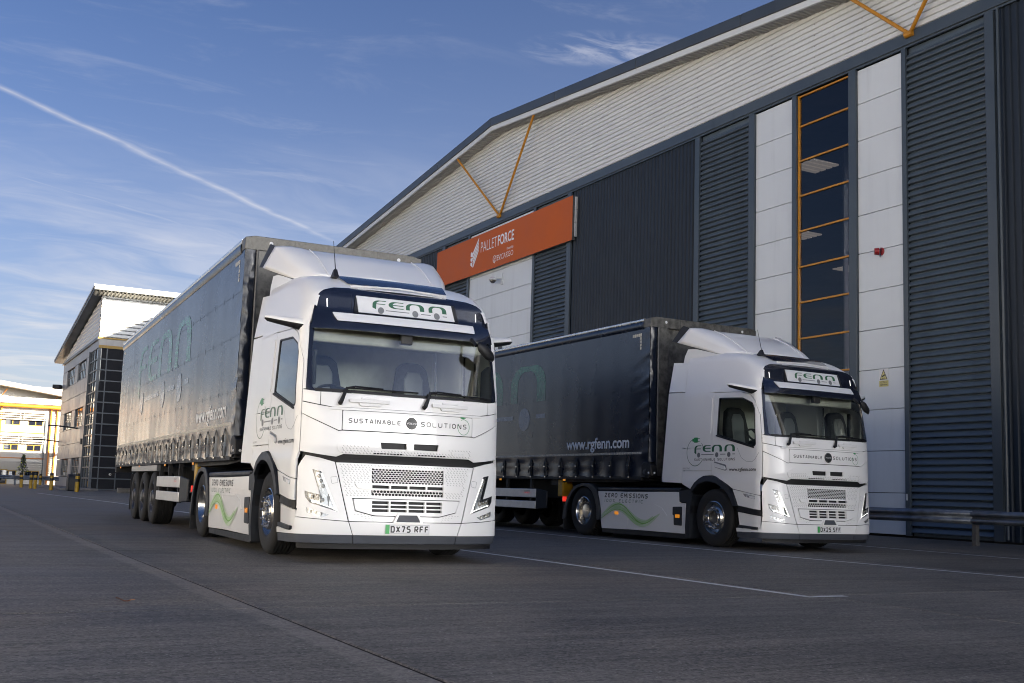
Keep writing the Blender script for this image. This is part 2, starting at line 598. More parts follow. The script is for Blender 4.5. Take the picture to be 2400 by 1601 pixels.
def rnd(poly, r=.02, n=4):
    """round the corners of a polygon"""
    out = []
    k = len(poly)
    for i in range(k):
        a, b, c = Vector(poly[i - 1]), Vector(poly[i]), Vector(poly[(i + 1) % k])
        d1, d2 = (a - b), (c - b)
        rr = min(r, d1.length * .45, d2.length * .45)
        p, q2 = b + d1.normalized() * rr, b + d2.normalized() * rr
        for j in range(n + 1):
            t = j / n
            out.append(tuple(p * (1 - t) ** 2 + b * 2 * t * (1 - t) + q2 * t ** 2))
    return out


def flat_mesh(polys, grid=None):
    """2D bmesh from [(outer, holes), ...], cut along a grid"""
    bm = bmesh.new()
    for outer, holes in polys:
        loops = [[Vector((x, y, 0)) for x, y in l] for l in [outer] + list(holes)]
        vs = [bm.verts.new(v) for l in loops for v in l]
        for tri in tessellate_polygon(loops):
            try:
                bm.faces.new([vs[i] for i in tri])
            except ValueError:
                pass
    if grid:
        cut_grid(bm, grid)
    return bm


def cut_grid(bm, grid):
    gx, gy = grid if isinstance(grid, tuple) else (grid, grid)
    xs = [v.co.x for v in bm.verts]
    ys = [v.co.y for v in bm.verts]
    for ax, g, lo, hi in ((0, gx, min(xs), max(xs)), (1, gy, min(ys), max(ys))):
        if not g:
            continue
        k = math.floor(lo / g) + 1
        while k * g < hi - 1e-6:
            co = Vector((k * g, 0, 0)) if ax == 0 else Vector((0, k * g, 0))
            no = Vector((1, 0, 0)) if ax == 0 else Vector((0, 1, 0))
            bmesh.ops.bisect_plane(bm, geom=bm.verts[:] + bm.edges[:] + bm.faces[:], dist=1e-6, plane_co=co, plane_no=no)
            k += 1


def map_normal(mapf, x, y, e=.03):
    n = (mapf(x + e, y) - mapf(x - e, y)).cross(mapf(x, y + e) - mapf(x, y - e))
    if n.dot(mapf(x, y, .01) - mapf(x, y)) < 0:
        n = -n
    return n.normalized()


def set_normals(me, uv, mapf, front=None):
    """shade a mapped sheet with the normals of the surface it lies on"""
    N = [map_normal(mapf, *p) for p in uv]
    me.shade_smooth()
    bad = 0
    out = [None] * len(me.loops)
    for p in me.polygons:
        fr = front is None or all(front[i] for i in p.vertices)
        for li, vi in zip(p.loop_indices, p.vertices):
            out[li] = N[vi] if fr else p.normal.copy()
    me.normals_split_custom_set([tuple(n) for n in out])


def orient(bm, uv, mapf, front=None):
    for f in bm.faces:
        if front is None or all(front[v.index] for v in f.verts):
            if f.calc_area() > 1e-5:
                if f.normal.dot(map_normal(mapf, *uv[f.verts[0].index])) < 0:
                    bmesh.ops.reverse_faces(bm, faces=bm.faces)
                return


def panel(name, outer, m, parent, mapf, holes=(), off=0.0, thick=.014, grid=.06, extra=(), **kw):
    """a sheet lying on a mapped surface, with its rim turned inwards"""
    bm = flat_mesh([(outer, holes)] + [(e, ()) for e in extra], grid)
    bm.normal_update()
    for f in bm.faces:
        if f.normal.z < 0:
            f.normal_flip()
    if thick:
        be = [e for e in bm.edges if len(e.link_faces) == 1]
        ret = bmesh.ops.extrude_edge_only(bm, edges=be)
        for g in ret['geom']:
            if isinstance(g, bmesh.types.BMVert):
                g.co.z = 1
    bm.verts.index_update()
    uv = [(v.co.x, v.co.y) for v in bm.verts]
    front = [v.co.z < .5 for v in bm.verts]
    for v in bm.verts:
        v.co = mapf(v.co.x, v.co.y, off - (thick if v.co.z > .5 else 0))
    if thick:
        bmesh.ops.recalc_face_normals(bm, faces=bm.faces)
    bm.normal_update()
    orient(bm, uv, mapf, front)
    me = bpy.data.meshes.new(name)
    bm.to_mesh(me)
    bm.free()
    if kw.get('bevel'):
        return link(name, me, MT[m] if isinstance(m, str) else m, parent, **kw)
    set_normals(me, uv, mapf, front)
    return link(name, me, MT[m] if isinstance(m, str) else m, parent, smooth=False)


def finish_flat(name, bm, m, parent, mapf, off):
    bm.verts.index_update()
    bm.normal_update()
    for f in bm.faces:
        if f.normal.z < 0:
            f.normal_flip()
    uv = [(v.co.x, v.co.y) for v in bm.verts]
    for v in bm.verts:
        v.co = mapf(v.co.x, v.co.y, off)
    bm.normal_update()
    orient(bm, uv, mapf)
    me = bpy.data.meshes.new(name)
    bm.to_mesh(me)
    bm.free()
    set_normals(me, uv, mapf)
    return link(name, me, MT[m], parent, smooth=False)


def decal(name, polys, m, parent, mapf, off=.003, grid=.12):
    bm = flat_mesh([(p, ()) for p in polys], grid)
    return finish_flat(name, bm, m, parent, mapf, off)


def chamfer(pl, r, closed=False):
    out = []
    n = len(pl)
    for i, b in enumerate(pl):
        if not closed and i in (0, n - 1):
            out.append(b)
            continue
        a, c = Vector(pl[i - 1]), Vector(pl[(i + 1) % n])
        b = Vector(b)
        d1, d2 = a - b, c - b
        rr = min(r, d1.length * .45, d2.length * .45)
        out += [tuple(b + d1.normalized() * rr), tuple(b + d2.normalized() * rr)]
    return out


def stroke(pl, wd, closed=False):
    """polyline -> list of quads with mitred joints"""
    pl = [Vector(p) for p in pl]
    n = len(pl)
    L, Rr = [], []
    for i in range(n):
        if closed:
            a, c = pl[i - 1], pl[(i + 1) % n]
        else:
            a, c = pl[max(i - 1, 0)], pl[min(i + 1, n - 1)]
        b = pl[i]
        d1 = (b - a).normalized() if (b - a).length > 1e-9 else (c - b).normalized()
        d2 = (c - b).normalized() if (c - b).length > 1e-9 else d1
        t = (d1 + d2)
        t = t.normalized() if t.length > 1e-6 else d1
        nn = Vector((-t.y, t.x))
        k = wd / 2 / max(.35, nn.dot(Vector((-d1.y, d1.x))))
        L.append(b + nn * k)
        Rr.append(b - nn * k)
    q = []
    for i in range(n if closed else n - 1):
        j = (i + 1) % n
        q.append([tuple(L[i]), tuple(Rr[i]), tuple(Rr[j]), tuple(L[j])])
    return q


GL = {'S': [[(1, 1), (0, 1), (0, .5), (1, .5), (1, 0), (0, 0)]], 'U': [[(0, 1), (0, 0), (1, 0), (1, 1)]],
      'T': [[(0, 1), (1, 1)], [(.5, 1), (.5, 0)]], 'A': [[(0, 0), (.42, 1), (.58, 1), (1, 0)], [(.15, .3), (.85, .3)]],
      'N': [[(0, 0), (0, 1), (.12, 1), (.88, 0), (1, 0), (1, 1)]], 'B': [[(0, .53), (.92, .53), (.92, 1), (0, 1), (0, 0), (1, 0), (1, .53), (.9, .53)]],
      'L': [[(0, 1), (0, 0), (1, 0)]], 'E': [[(1, 1), (0, 1), (0, 0), (1, 0)], [(0, .52), (.9, .52)]],
      'I': [[(.5, 0), (.5, 1)]], 'Z': [[(0, 1), (1, 1), (0, 0), (1, 0)]], 'R': [[(0, 0), (0, 1), (1, 1), (1, .45), (0, .45)], [(.5, .45), (1, 0)]],
      'M': [[(0, 0), (0, 1), (.5, .35), (1, 1), (1, 0)]], 'C': [[(1, .9), (1, 1), (0, 1), (0, 0), (1, 0), (1, .1)]],
      '1': [[(.3, .8), (.6, 1), (.6, 0)]], '7': [[(0, 1), (1, 1), (.4, 0)]], '5': [[(1, 1), (0, 1), (0, .55), (1, .55), (1, 0), (0, 0)]],
      '2': [[(0, .85), (0, 1), (1, 1), (1, .55), (0, .1), (0, 0), (1, 0)]], 'F': [[(1, 1), (0, 1), (0, 0)], [(0, .52), (.85, .52)]],
      'X': [[(0, 0), (1, 1)], [(0, 1), (1, 0)]], '%': [[(.1, 0), (.9, 1)], [(0, 1), (.25, 1), (.25, .75), (0, .75), (0, 1)], [(.75, .25), (1, .25), (1, 0), (.75, 0), (.75, .25)]],
      'P': [[(0, 0), (0, 1), (1, 1), (1, .45), (0, .45)]], 'V': [[(0, 1), (.5, 0), (1, 1)]], 'G': [[(1, .85), (1, 1), (0, 1), (0, 0), (1, 0), (1, .5), (.55, .5)]]}
GC = {'O': [(0, 0), (1, 0), (1, 1), (0, 1)], '0': [(0, 0), (1, 0), (1, 1), (0, 1)], 'D': [(0, 0), (.8, 0), (1, .2), (1, .8), (.8, 1), (0, 1)]}


def glyphs(txt, x0, x1, y0, y1, wd, gap=.45, r=.2, shear=0.0, iw=.15, space=.8):
    """techno lettering; returns a list of polygon lists, one per character"""
    units = 0
    for c in txt:
        units += (space if c == ' ' else (iw if c in 'I1' else 1)) + gap
    units -= gap
    k = (x1 - x0) / units
    h = y1 - y0
    x = x0
    out = []
    for c in txt:
        cw = (space if c == ' ' else (iw if c in 'I1' else 1)) * k
        if c != ' ':
            ps = []
            T = lambda p, cw=cw, x=x: (x + p[0] * (cw - wd) + wd / 2 + shear * p[1] * h, y0 + wd / 2 + p[1] * (h - wd))
            if c in 'I1':
                ps += stroke([(x + cw / 2, y0), (x + cw / 2 + shear * h, y1)], wd)
            elif c in GC:
                ps += stroke(chamfer([T(p) for p in GC[c]], 0 if c == 'D' else r * k, True) if c != 'D' else [T(p) for p in GC[c]], wd, True)
            else:
                for pl in GL[c]:
                    ps += stroke(chamfer([T(p) for p in pl], r * k if c in 'SUBCG5ER2' else 0), wd)
            out.append((c, ps))
        x += cw + gap * k
    return out


def word(name, txt, x0, x1, y0, y1, wd, m, parent, mapf, off=.003, **kw):
    for c, ps in glyphs(txt, x0, x1, y0, y1, wd, **kw):
        decal('letter', ps, m, parent, mapf, off, None)


_txt_cache = {}


def text2d(txt, offset=0.0):
    key = (txt, offset)
    if key not in _txt_cache:
        cu = bpy.data.curves.new('lettering', 'FONT')
        cu.body = txt
        cu.offset = offset
        cu.resolution_u = 4
        cu.fill_mode = 'FRONT'
        ob = bpy.data.objects.new('lettering', cu)
        COL.objects.link(ob)
        dg = bpy.context.evaluated_depsgraph_get()
        me = bpy.data.meshes.new_from_object(ob.evaluated_get(dg))
        V = [(v.co.x, v.co.y) for v in me.vertices]
        Fc = [tuple(p.vertices) for p in me.polygons]
        bpy.data.objects.remove(ob)
        bpy.data.curves.remove(cu)
        bpy.data.meshes.remove(me)
        _txt_cache[key] = (V, Fc)
    return _txt_cache[key]


def text(name, txt, x0, x1, y0, y1, m, parent, mapf, off=.003, bold=0.0, cap=None, grid=None, shear=0.0):
    """built-in font stretched into the box x0..x1, y0..y1 (box is the glyph bounds)"""
    V, Fc = text2d(txt, bold)
    xa, xb = min(v[0] for v in V), max(v[0] for v in V)
    ya, yb = min(v[1] for v in V), max(v[1] for v in V)
    bm = bmesh.new()
    vs = []
    for a, b in V:
        ty = (b - ya) / (yb - ya)
        vs.append(bm.verts.new((x0 + (a - xa) / (xb - xa) * (x1 - x0) + shear * ty * (y1 - y0), y0 + ty * (y1 - y0), 0)))
    for f in Fc:
        try:
            bm.faces.new([vs[i] for i in f])
        except ValueError:
            pass
    if grid:
        cut_grid(bm, grid)
    return finish_flat(name, bm, m, parent, mapf, off)


def arc(cx_, cy_, rx_, ry_, a0, a1, n=8):
    return [(cx_ + rx_ * math.cos(R(a0 + (a1 - a0) * i / n)), cy_ + ry_ * math.sin(R(a0 + (a1 - a0) * i / n))) for i in range(n + 1)]


def fenn(parent, mapf, x, y, k, ky, m_letter, m_wheel, off=.003, grid=.12, prefix=''):
    """the fleet lettering: four letters, three wheels and axle bars; 1.07 x 0.108 before scaling"""
    T = lambda pl: [(x + a * k, y + b * ky) for a, b in pl]
    f = [(.19, .108)] + arc(.09, .048, .09, .060, 90, 180) + [(0, -.012), (.052, -.038), (.052, .045), (.18, .045), (.18, .057), (.052, .057)] + arc(.12, .057, .068, .039, 180, 90)[1:] + [(.19, .096)]
    e = [(.215, .108)] + arc(.09, .054, .09, .054, 90, 270, 14) + [(.215, 0), (.215, .012)] + arc(.13, .047, .07, .035, 270, 180)[0:] + [(.215, .047), (.215, .060), (.06, .060)] + arc(.13, .060, .07, .036, 180, 90)[0:] + [(.215, .096)]
    n = [(0, 0)] + arc(.09, .048, .09, .060, 180, 90) + arc(.185, .048, .08, .060, 90, 0) + [(.265, 0), (.200, 0)] + arc(.150, .050, .05, .042, 0, 90) + arc(.11, .050, .055, .042, 90, 180) + [(.055, 0)]
    for nm, pl, dx in (('letter', f, 0), ('letter', e, .225), ('letter', n, .475), ('letter', n, .805)):
        decal(nm, [T([(a + dx, b) for a, b in pl])], m_letter, parent, mapf, off, grid)
    for c in (.12, .605, .917):
        decal('wheel_emblem', [T(arc(c, -.05, .043, .043 * k / ky, 0, 345, 23))], m_wheel, parent, mapf, off + .0015, grid)
    for a, b in ((.19, .52), (.69, .83), (1.005, 1.07)):
        decal('axle_bar', [T([(a, -.049), (b, -.049), (b, -.037), (a, -.037)])], m_wheel, parent, mapf, off, grid)


# ------------------------------------------------------------------ cab surface (s = distance round the cab, z = height)
def lerp_tab(xs, ys, x):
    if x <= xs[0]:
        return ys[0]
    if x >= xs[-1]:
        return ys[-1]
    i = bisect.bisect_right(xs, x) - 1
    t = (x - xs[i]) / (xs[i + 1] - xs[i])
    return ys[i] + (ys[i + 1] - ys[i]) * t


V0, NEXP = .45, 2.8
_uf, _df, _sv = [], [], [0.0]
for i in range(800):
    th = PI / 2 * i / 799
    _uf.append(math.sin(th) ** (2 / NEXP))
    _df.append(1 - max(0, math.cos(th)) ** (2 / NEXP))
    if i:
        _sv.append(_sv[-1] + math.hypot((_uf[-1] - _uf[-2]) * 1.235, (_df[-1] - _df[-2]) * V0))
S1 = _sv[-1]


def make_map(fz, fy, wz, wy, v0=V0):
    def plan(s, z):
        a = abs(s)
        sg = -1 if s < 0 else 1
        wd = lerp_tab(wz, wy, z)
        f = lerp_tab(fz, fy, z)
        if a >= S1:
            return sg * wd, v0 + (a - S1)
        return sg * wd * lerp_tab(_sv, _uf, a), f + (v0 - f) * lerp_tab(_sv, _df, a)

    def fn(s, z, off=0.0):
        u, v = plan(s, z)
        if off:
            ua, va = plan(s - .01, z)
            ub, vb = plan(s + .01, z)
            tx, ty = ub - ua, vb - va
            l = math.hypot(tx, ty) or 1
            u += ty / l * off
            v -= tx / l * off
        return Vector((u, v, z))
    return fn


CZ = ([.15, .2, .3, .45, .7, .9, 1.1, 1.16, 1.25, 1.6, 1.84, 2.6, 2.66], [0.0, -.01, -.03, -.03, -.01, 0, .02, .0, -.01, .0, .03, .26, .275],
      [.15, .3, 1.1, 1.2, 1.9, 2.6, 3.0, 3.2], [1.235, 1.25, 1.25, 1.235, 1.235, 1.2, 1.15, 1.1])
cab = make_map(*CZ)
upz = make_map([2.50, 2.56, 2.62, 2.68, 2.72, 2.80, 2.98, 3.05, 3.10, 3.13], [.16, .165, .185, .215, .255, .345, .385, .43, .52, .62],
               [2.5, 2.6, 2.8, 3.0, 3.06, 3.13], [1.21, 1.20, 1.165, 1.115, 1.07, .98], .47)


def mir(poly):
    return [(-a, b) for a, b in reversed(poly)]


def sides(name, poly, m, parent, mapf=cab, holes=(), **kw):
    """the same panel on both sides of the cab"""
    A = panel(name, mir(poly), m, parent, mapf, holes=[mir(h) for h in holes], **kw)
    B = panel(name, poly, m, parent, mapf, holes=holes, **kw)
    return A, B


# ------------------------------------------------------------------ wheels
def tyre_profile(Ro, wd, Ri):
    h = wd / 2
    pr = [(Ri - .012, h - .035), (Ri + .004, h - .012), (Ri + .03, h - .004), (Ri + .075, h), (Ro - .075, h - .003), (Ro - .035, h - .013), (Ro - .012, h - .032), (Ro - .003, h - .05)]
    x = h - .05
    tread = []
    n = 5
    step = 2 * x / n
    cur = x
    for k in range(n):
        a = cur - .007
        b = cur - step + .007
        tread += [(Ro - .016, cur - .0035), (Ro, a), (Ro, b), (Ro - .016, b - .0035)]
        cur -= step
    return pr + tread + [(r, -a) for r, a in reversed(pr)]


def wheel_set(parent, u_out, v, side, kind, Ro=.49):
    """side -1: outer face looks towards -x"""
    wd = .385 if kind == 'trailer' else .315
    c = Vector((u_out - side * wd / 2, v, Ro))
    Ri = .2855
    # outward = side; profiles written with 'along' positive outwards
    def A(pr):
        return [(r, a * side) for r, a in pr]
    h = wd / 2
    if kind == 'front':
        disc = [(.286, h - .018), (.275, h - .012), (.268, h - .03), (.258, h - .07), (.248, h - .085), (.225, h - .06), (.205, h - .018), (.19, h - .004), (.145, h - .004), (.138, h + .004), (.120, h + .006), (.115, h - .0), (.108, h - .06), (.0, h - .065)]
    elif kind == 'rear':
        disc = [(.286, h - .018), (.275, h - .012), (.266, h - .03), (.255, h - .10), (.240, h - .155), (.20, h - .165), (.150, h - .160), (.142, h - .10), (.132, h - .075), (.06, h - .07), (.0, h - .07)]
    else:
        disc = [(.286, h - .018), (.275, h - .012), (.264, h - .03), (.25, h - .09), (.235, h - .10), (.20, h - .085), (.15, h - .08), (.140, h - .02), (.12, h - .005), (.0, h - .002)]
    wob = MB().lathe(A(disc), (0, 0, 0), 'x', 40).build('wheel', 'steel' if kind == 'trailer' else 'chrome', parent, angle=28)
    wob.location = c
    MB().lathe(A(tyre_profile(Ro, wd, Ri)), (0, 0, 0), 'x', 56).build('tyre', 'rubber', wob, angle=40)
    nr = .168 if kind != 'rear' else .175
    na = {'front': h - .004, 'rear': h - .16, 'trailer': h - .08}[kind]
    nut = MB()
    nut.lathe(A([(.019, na), (.019, na + .012), (.015, na + .014), (.015, na + .034), (.010, na + .042), (.0, na + .043)]), (0, 0, 0), 'x', 8)
    nm = nut.mesh('wheel_nut')
    nm.materials.append(MT['chrome'])
    nm.shade_smooth()
    nm.set_sharp_from_angle(angle=R(35))
    for k in range(10):
        o = bpy.data.objects.new('wheel_nut', nm)
        COL.objects.link(o)
        o.parent = wob
        t = 2 * PI * k / 10 + .15
        o.location = (0, nr * math.cos(t), nr * math.sin(t))
    # hand holes round the disc
    hr, hz = {'front': (.243, h - .083), 'rear': (.215, h - .158), 'trailer': (.222, h - .090)}[kind]
    hm = MB().lathe([(.024 if kind == 'front' else .021, 0.0), (.0, .0005)], (0, 0, 0), 'x', 12).mesh('hand_hole')
    hm.materials.append(MT['black'])
    for k in range(10):
        o = bpy.data.objects.new('hand_hole', hm)
        COL.objects.link(o)
        o.parent = wob
        t = 2 * PI * (k + .5) / 10 + .15
        o.location = ((hz + .004) * side, hr * math.cos(t), hr * math.sin(t))
    if kind == 'front':
        MB().lathe(A([(.107, h - .058), (.06, h - .052), (.0, h - .05)]), (0, 0, 0), 'x', 24).build('hub_cap', 'tail', wob)
    if kind == 'trailer':
        MB().lathe(A([(.10, h - .003), (.098, h + .012), (.075, h + .016), (.0, h + .017)]), (0, 0, 0), 'x', 20).build('hub_cap', 'tail', wob)
    if kind == 'rear':
        # inner twin tyre
        MB().lathe(A([(r, a - .345) for r, a in tyre_profile(Ro, wd, Ri)]), (0, 0, 0), 'x', 48).build('tyre', 'rubber', wob, angle=40)
    return wob


# ------------------------------------------------------------------ tractor unit
def build_tractor():
    T = empty('tractor_unit')
    P = lambda *a, **k: panel(*a, **k)
    # --- black backing behind every gap
    panel('inner_shell', [(-1.22, .26), (1.22, .26), (1.22, 1.80), (-1.22, 1.80)], 'black', T, cab, off=-.045, thick=0, grid=.08)
    # --- cowl under the windscreen
    cowl = panel('cowl', [(-1.018, 1.703), (-.89, 1.683), (.89, 1.683), (1.018, 1.703), (1.018, 1.842), (0, 1.833), (-1.018, 1.842)], 'white', T, cab)
    sides('cowl_corner', [(1.026, 1.703), (1.236, 1.741), (1.232, 1.868), (1.075, 1.847), (1.026, 1.843)], 'white', T)
    panel('front_ridge', rnd([(-.91, 1.652), (.91, 1.652), (.945, 1.678), (-.945, 1.678)], .01), 'white', T, cab, off=.014)
    for sg, lab in ((-1, 0), (1, 0)):
        a0, a1 = sorted((sg * .255, sg * .705))
        st = panel('front_step', rnd([(a0, 1.742), (a1, 1.742), (a1, 1.780), (a0, 1.780)], .008), 'white_trim', T, cab, off=.034, thick=.036)
        panel('step_lip', rnd([(a0 + .12, 1.706), (a1 - .10, 1.706), (a1 - .08, 1.7395), (a0 + .10, 1.7395)], .01), 'white_trim', st, cab, off=.026, thick=.027)
        panel('step_pad', rnd([(a0 + .13, 1.783), (a1 - .12, 1.783), (a1 - .12, 1.800), (a0 + .13, 1.800)], .005), 'white_trim', st, cab, off=.016, thick=.02)
        panel('step_bracket', [(a0 + .015, 1.695), (a0 + .10, 1.695), (a0 + .10, 1.738), (a0 + .015, 1.738)], 'white', st, cab, off=.006, thick=.01)
    # --- badge panel with lettering
    bp = panel('badge_panel', rnd([(-.776, 1.434), (.776, 1.434), (.776, 1.647), (-.776, 1.647)], .012), 'white', T, cab, off=.004)
    word('lettering', 'SUSTAINABLE', -.713, -.117, 1.513, 1.564, .0085, 'ink', bp, cab, off=.007, gap=.42, r=.22, iw=.2)
    word('lettering', 'SOLUTIONS', .122, .700, 1.513, 1.568, .0085, 'ink', bp, cab, off=.007, gap=.42, r=.22, iw=.2)
    sl = panel('badge_bar', [(-.27, 1.444), (-.235, 1.444), (.285, 1.63), (.25, 1.63)], 'white', bp, cab, off=.011, thick=.008)
    decal('badge', [arc(.006, 1.540, .070, .070, 0, 350, 35)], 'ink', bp, cab, off=.020, grid=None)
    decal('badge_rim', stroke(arc(.006, 1.540, .076, .076, 0, 350, 35), .011, True), 'chrome', bp, cab, off=.018, grid=None)
    text('badge_lettering', 'VOLVO', -.056, .068, 1.530, 1.550, 'platew', bp, cab, off=.0225, bold=.012)
    decal('plug_cable', stroke(arc(.660, 1.535, .076, .088, 118, -205, 30), .0055), 'plug', bp, cab, off=.0085, grid=None)
    decal('plug_emblem', [rnd([(.632, 1.628), (.672, 1.628), (.672, 1.668), (.632, 1.668)], .008), [(.671, 1.655), (.690, 1.655), (.690, 1.661), (.671, 1.661)], [(.671, 1.636), (.690, 1.636), (.690, 1.642), (.671, 1.642)],
                          [(.616, 1.636), (.634, 1.632), (.634, 1.664), (.616, 1.660)]], 'plug', bp, cab, off=.010, grid=None)
    # --- front corner wedges and the main front panel
    sides('front_corner_panel', [(1.236, 1.730), (1.02, 1.692), (.90, 1.676), (.784, 1.674), (.784, 1.432), (.815, 1.428), (1.236, 1.607)], 'white', T)
    inl = [[(-.334, 1.243), (-.040, 1.246), (-.040, 1.313), (-.346, 1.313)], [(.046, 1.246), (.336, 1.243), (.348, 1.316), (.046, 1.313)]]
    inl = [rnd(h, .012) for h in inl]
    fp = panel('front_panel', [(-1.236, 1.597), (-.815, 1.418), (-.784, 1.424), (.784, 1.424), (.815, 1.418), (1.236, 1.597), (1.236, 1.19), (1.0, 1.158), (.82, 1.138), (.75, 1.170), (-.75, 1.170), (-.82, 1.138), (-1.0, 1.158), (-1.236, 1.19)], 'white', T, cab, holes=inl)
    panel('grille_brow', rnd([(-.80, 1.178), (.80, 1.178), (.84, 1.275), (.70, 1.345), (-.70, 1.345), (-.84, 1.275)], .05), 'white', fp, cab, off=.011, thick=.012, holes=inl)
    for h in inl:
        panel('air_inlet', h, 'black', fp, cab, off=-.028, thick=0)
    # --- grille
    def rect(a, b, c, d):
        return [(a, c), (b, c), (b, d), (a, d)]
    mesh1, slot, mesh2 = rect(-.418, .428, .866, 1.026), rect(-.42, .43, .800, .846), rect(-.418, .428, .729, .790)
    lowf = [(-.628, .697), (.638, .697), (.582, .552), (.385, .503), (-.385, .503), (-.595, .556)]
    gr = panel('grille', [(-.812, 1.076), (-.655, .447), (.655, .447), (.812, 1.076)][::-1], 'white', T, cab, holes=[mesh1, slot, mesh2, lowf], thick=.02)
    panel('slot_frame', rnd([(-.605, .855), (.635, .857), (.60, .806), (.50, .794), (-.48, .792), (-.575, .806)], .01), 'white', gr, cab, off=.022, thick=.03, holes=[rect(-.415 + k * .2125, -.415 + k * .2125 + .195, .808, .842) for k in range(4)])
    lg = panel('lower_grille', rnd([(-.616, .688), (.626, .688), (.574, .562), (.380, .514), (-.380, .514), (-.588, .564)], .015), 'white', gr, cab, off=.012, thick=.04,
               holes=[rect(-.410 + k * .209, -.410 + k * .209 + .190, z0, z1) for k in range(4) for z0, z1 in ((.552, .583), (.595, .625), (.638, .670))])
    panel('grille_insert', rect(-.50, .50, .50, 1.04), 'black', gr, cab, off=-.038, thick=0)
    # radiator fins behind the openings
    # honeycomb lattice in the openings
    def lattice(x0, x1, z0, z1):
        pw, ph = .0385, .0245
        polys = []
        nz = int(round((z1 - z0) / ph))
        ph = (z1 - z0) / nz
        nx = int(round((x1 - x0) / pw))
        pw = (x1 - x0) / nx
        for j in range(nz + 1):
            zz = z0 + j * ph
            for i in range(nx):
                o_ = pw / 2 if j % 2 else 0
                xa = x0 + i * pw + o_
                if xa + pw > x1 + 1e-6:
                    continue
                polys += stroke([(xa, zz + .004), (xa + pw * .25, zz - .003), (xa + pw * .75, zz - .003), (xa + pw, zz + .004)], .008)
                if j < nz:
                    polys += stroke([(xa, zz + .004), (xa, zz + ph * .98)], .007)
        return polys
    for r_ in ((-.418, .428, .866, 1.026), (-.418, .428, .729, .790)):
        tag(decal('honeycomb_mesh', lattice(*r_), 'white_trim', gr, cab, off=-.006, grid=None), kind='stuff')
    # dark slits of the pressed honeycomb pattern around them
    sl_ = []
    def slits(x0f, x1f, z0, z1, skip):
        j = 0
        z = z0
        while z < z1:
            xa, xb = x0f(z), x1f(z)
            n = int((xb - xa) / .0385)
            for i in range(n):
                x = xa + (i + (.32 if j % 2 else 0)) * .0385
                if x + .02 > xb or skip(x, z):
                    continue
                sl_.append([(x, z), (x + .016, z - .003), (x + .017, z + .0005), (x, z + .004)])
                sl_.append([(x - .001, z), (x + .0045, z), (x + .0045, z + .012), (x - .001, z + .012)])
            z += .0235
            j += 1
    ib = lambda x, z, m_=.025: (-.418 - m_ < x < .428 + m_ - .01 and .72 < z < 1.033)
    ifr = lambda x, z: (-.63 < x < .645 and .785 < z < .862)
    slits(lambda z: -.775 + (1.07 - z) * .245, lambda z: .775 - (1.07 - z) * .245, .722, 1.068, lambda x, z: ib(x, z) or ifr(x, z))
    tag(decal('grille_perforation', sl_, 'mesh', gr, cab, off=.002, grid=None), kind='stuff')
    sl_ = []
    slits(lambda z: -.77, lambda z: .79, 1.185, 1.262, lambda x, z: (-.47 < x < .47 and z > 1.225) or (.52 < x < .72 and 1.19 < z < 1.235))
    tag(decal('grille_perforation', sl_, 'mesh', fp, cab, off=.0135, grid=None), kind='stuff')
    decal('air_slit', [q for x0 in (-.42, .10) for k in range(9) for q in [[(x0 + k * .038, 1.183), (x0 + k * .038 + .03, 1.183), (x0 + k * .038 + .03, 1.196), (x0 + k * .038, 1.196)]]], 'black', fp, cab, off=.0137, grid=None)
    text('model_lettering', 'FM', .545, .665, 1.198, 1.232, 'platew', fp, cab, off=.014)
    # --- bumper
    bc = panel('bumper', [(-.652, .438), (-.605, .298), (.605, .298), (.652, .438)], 'white', T, cab)
    sl_ = []
    for sg in (-1, 1):
        for j in range(4):
            for i in range(7):
                x = .40 + i * .036 + (.018 if j % 2 else 0) - j * .01
                z = .455 + j * .022
                if z < .455 + (x - .39) * .33 - .01 or z > .50 + (x - .39) * .36:
                    continue
                xx = x * sg
                sl_.append([(xx, z), (xx + .015, z - .003), (xx + .016, z + .001), (xx, z + .004)])
    tag(decal('grille_perforation', sl_, 'mesh', gr, cab, off=.002, grid=None), kind='stuff')
    panel('tow_hatch_frame', rnd([(-.120, .546), (.112, .546), (.172, .438), (-.172, .438)][::-1], .012), 'white', bc, cab, off=.040, thick=.05, holes=[rnd([(-.108, .522), (.100, .522), (.143, .446), (-.143, .446)], .006)])
    panel('tow_hatch', rnd([(-.112, .526), (.104, .526), (.147, .442), (-.147, .442)][::-1], .006), 'grey_trim', bc, cab, off=.026, thick=.03)
    hl = [(1.063, .992), (.973, .973), (.786, .552), (1.077, .640), (1.122, .690), (1.134, .756), (.966, .712)]
    hl_c = [(1.063, .995), (.968, .976), (.779, .545), (1.079, .634), (1.127, .688), (1.139, .761), (.972, .722)]
    fog = rnd([(1.117, .583), (.868, .511), (.935, .478), (1.104, .525)], .008)
    hp = [(1.153, 1.147), (.985, 1.120), (.825, 1.080), (.668, .447), (.80, .454), (1.236, .482), (1.226, .61), (1.232, .8), (1.229, 1.02)]
    for sg in (-1, 1):
        f_ = (lambda pl: mir(pl)) if sg < 0 else (lambda pl: pl)
        hpan = panel('headlight_panel', f_(hp), 'white', T, cab, holes=[f_(hl_c), f_(fog)], thick=.018)
        decal('washer_cap', stroke(rnd([(sg * a, b) for a, b in ((.80, .925), (.865, .915), (.85, .845), (.785, .86))], .012), .003, True), 'grey_vinyl', hpan, cab, off=.002, grid=None)
        hd = panel('headlight', f_(hl), 'lampbody', T, cab, off=-.045, thick=0, grid=.05)
        panel('lens', f_(hl_c), 'lens', hd, cab, off=-.004, thick=0)
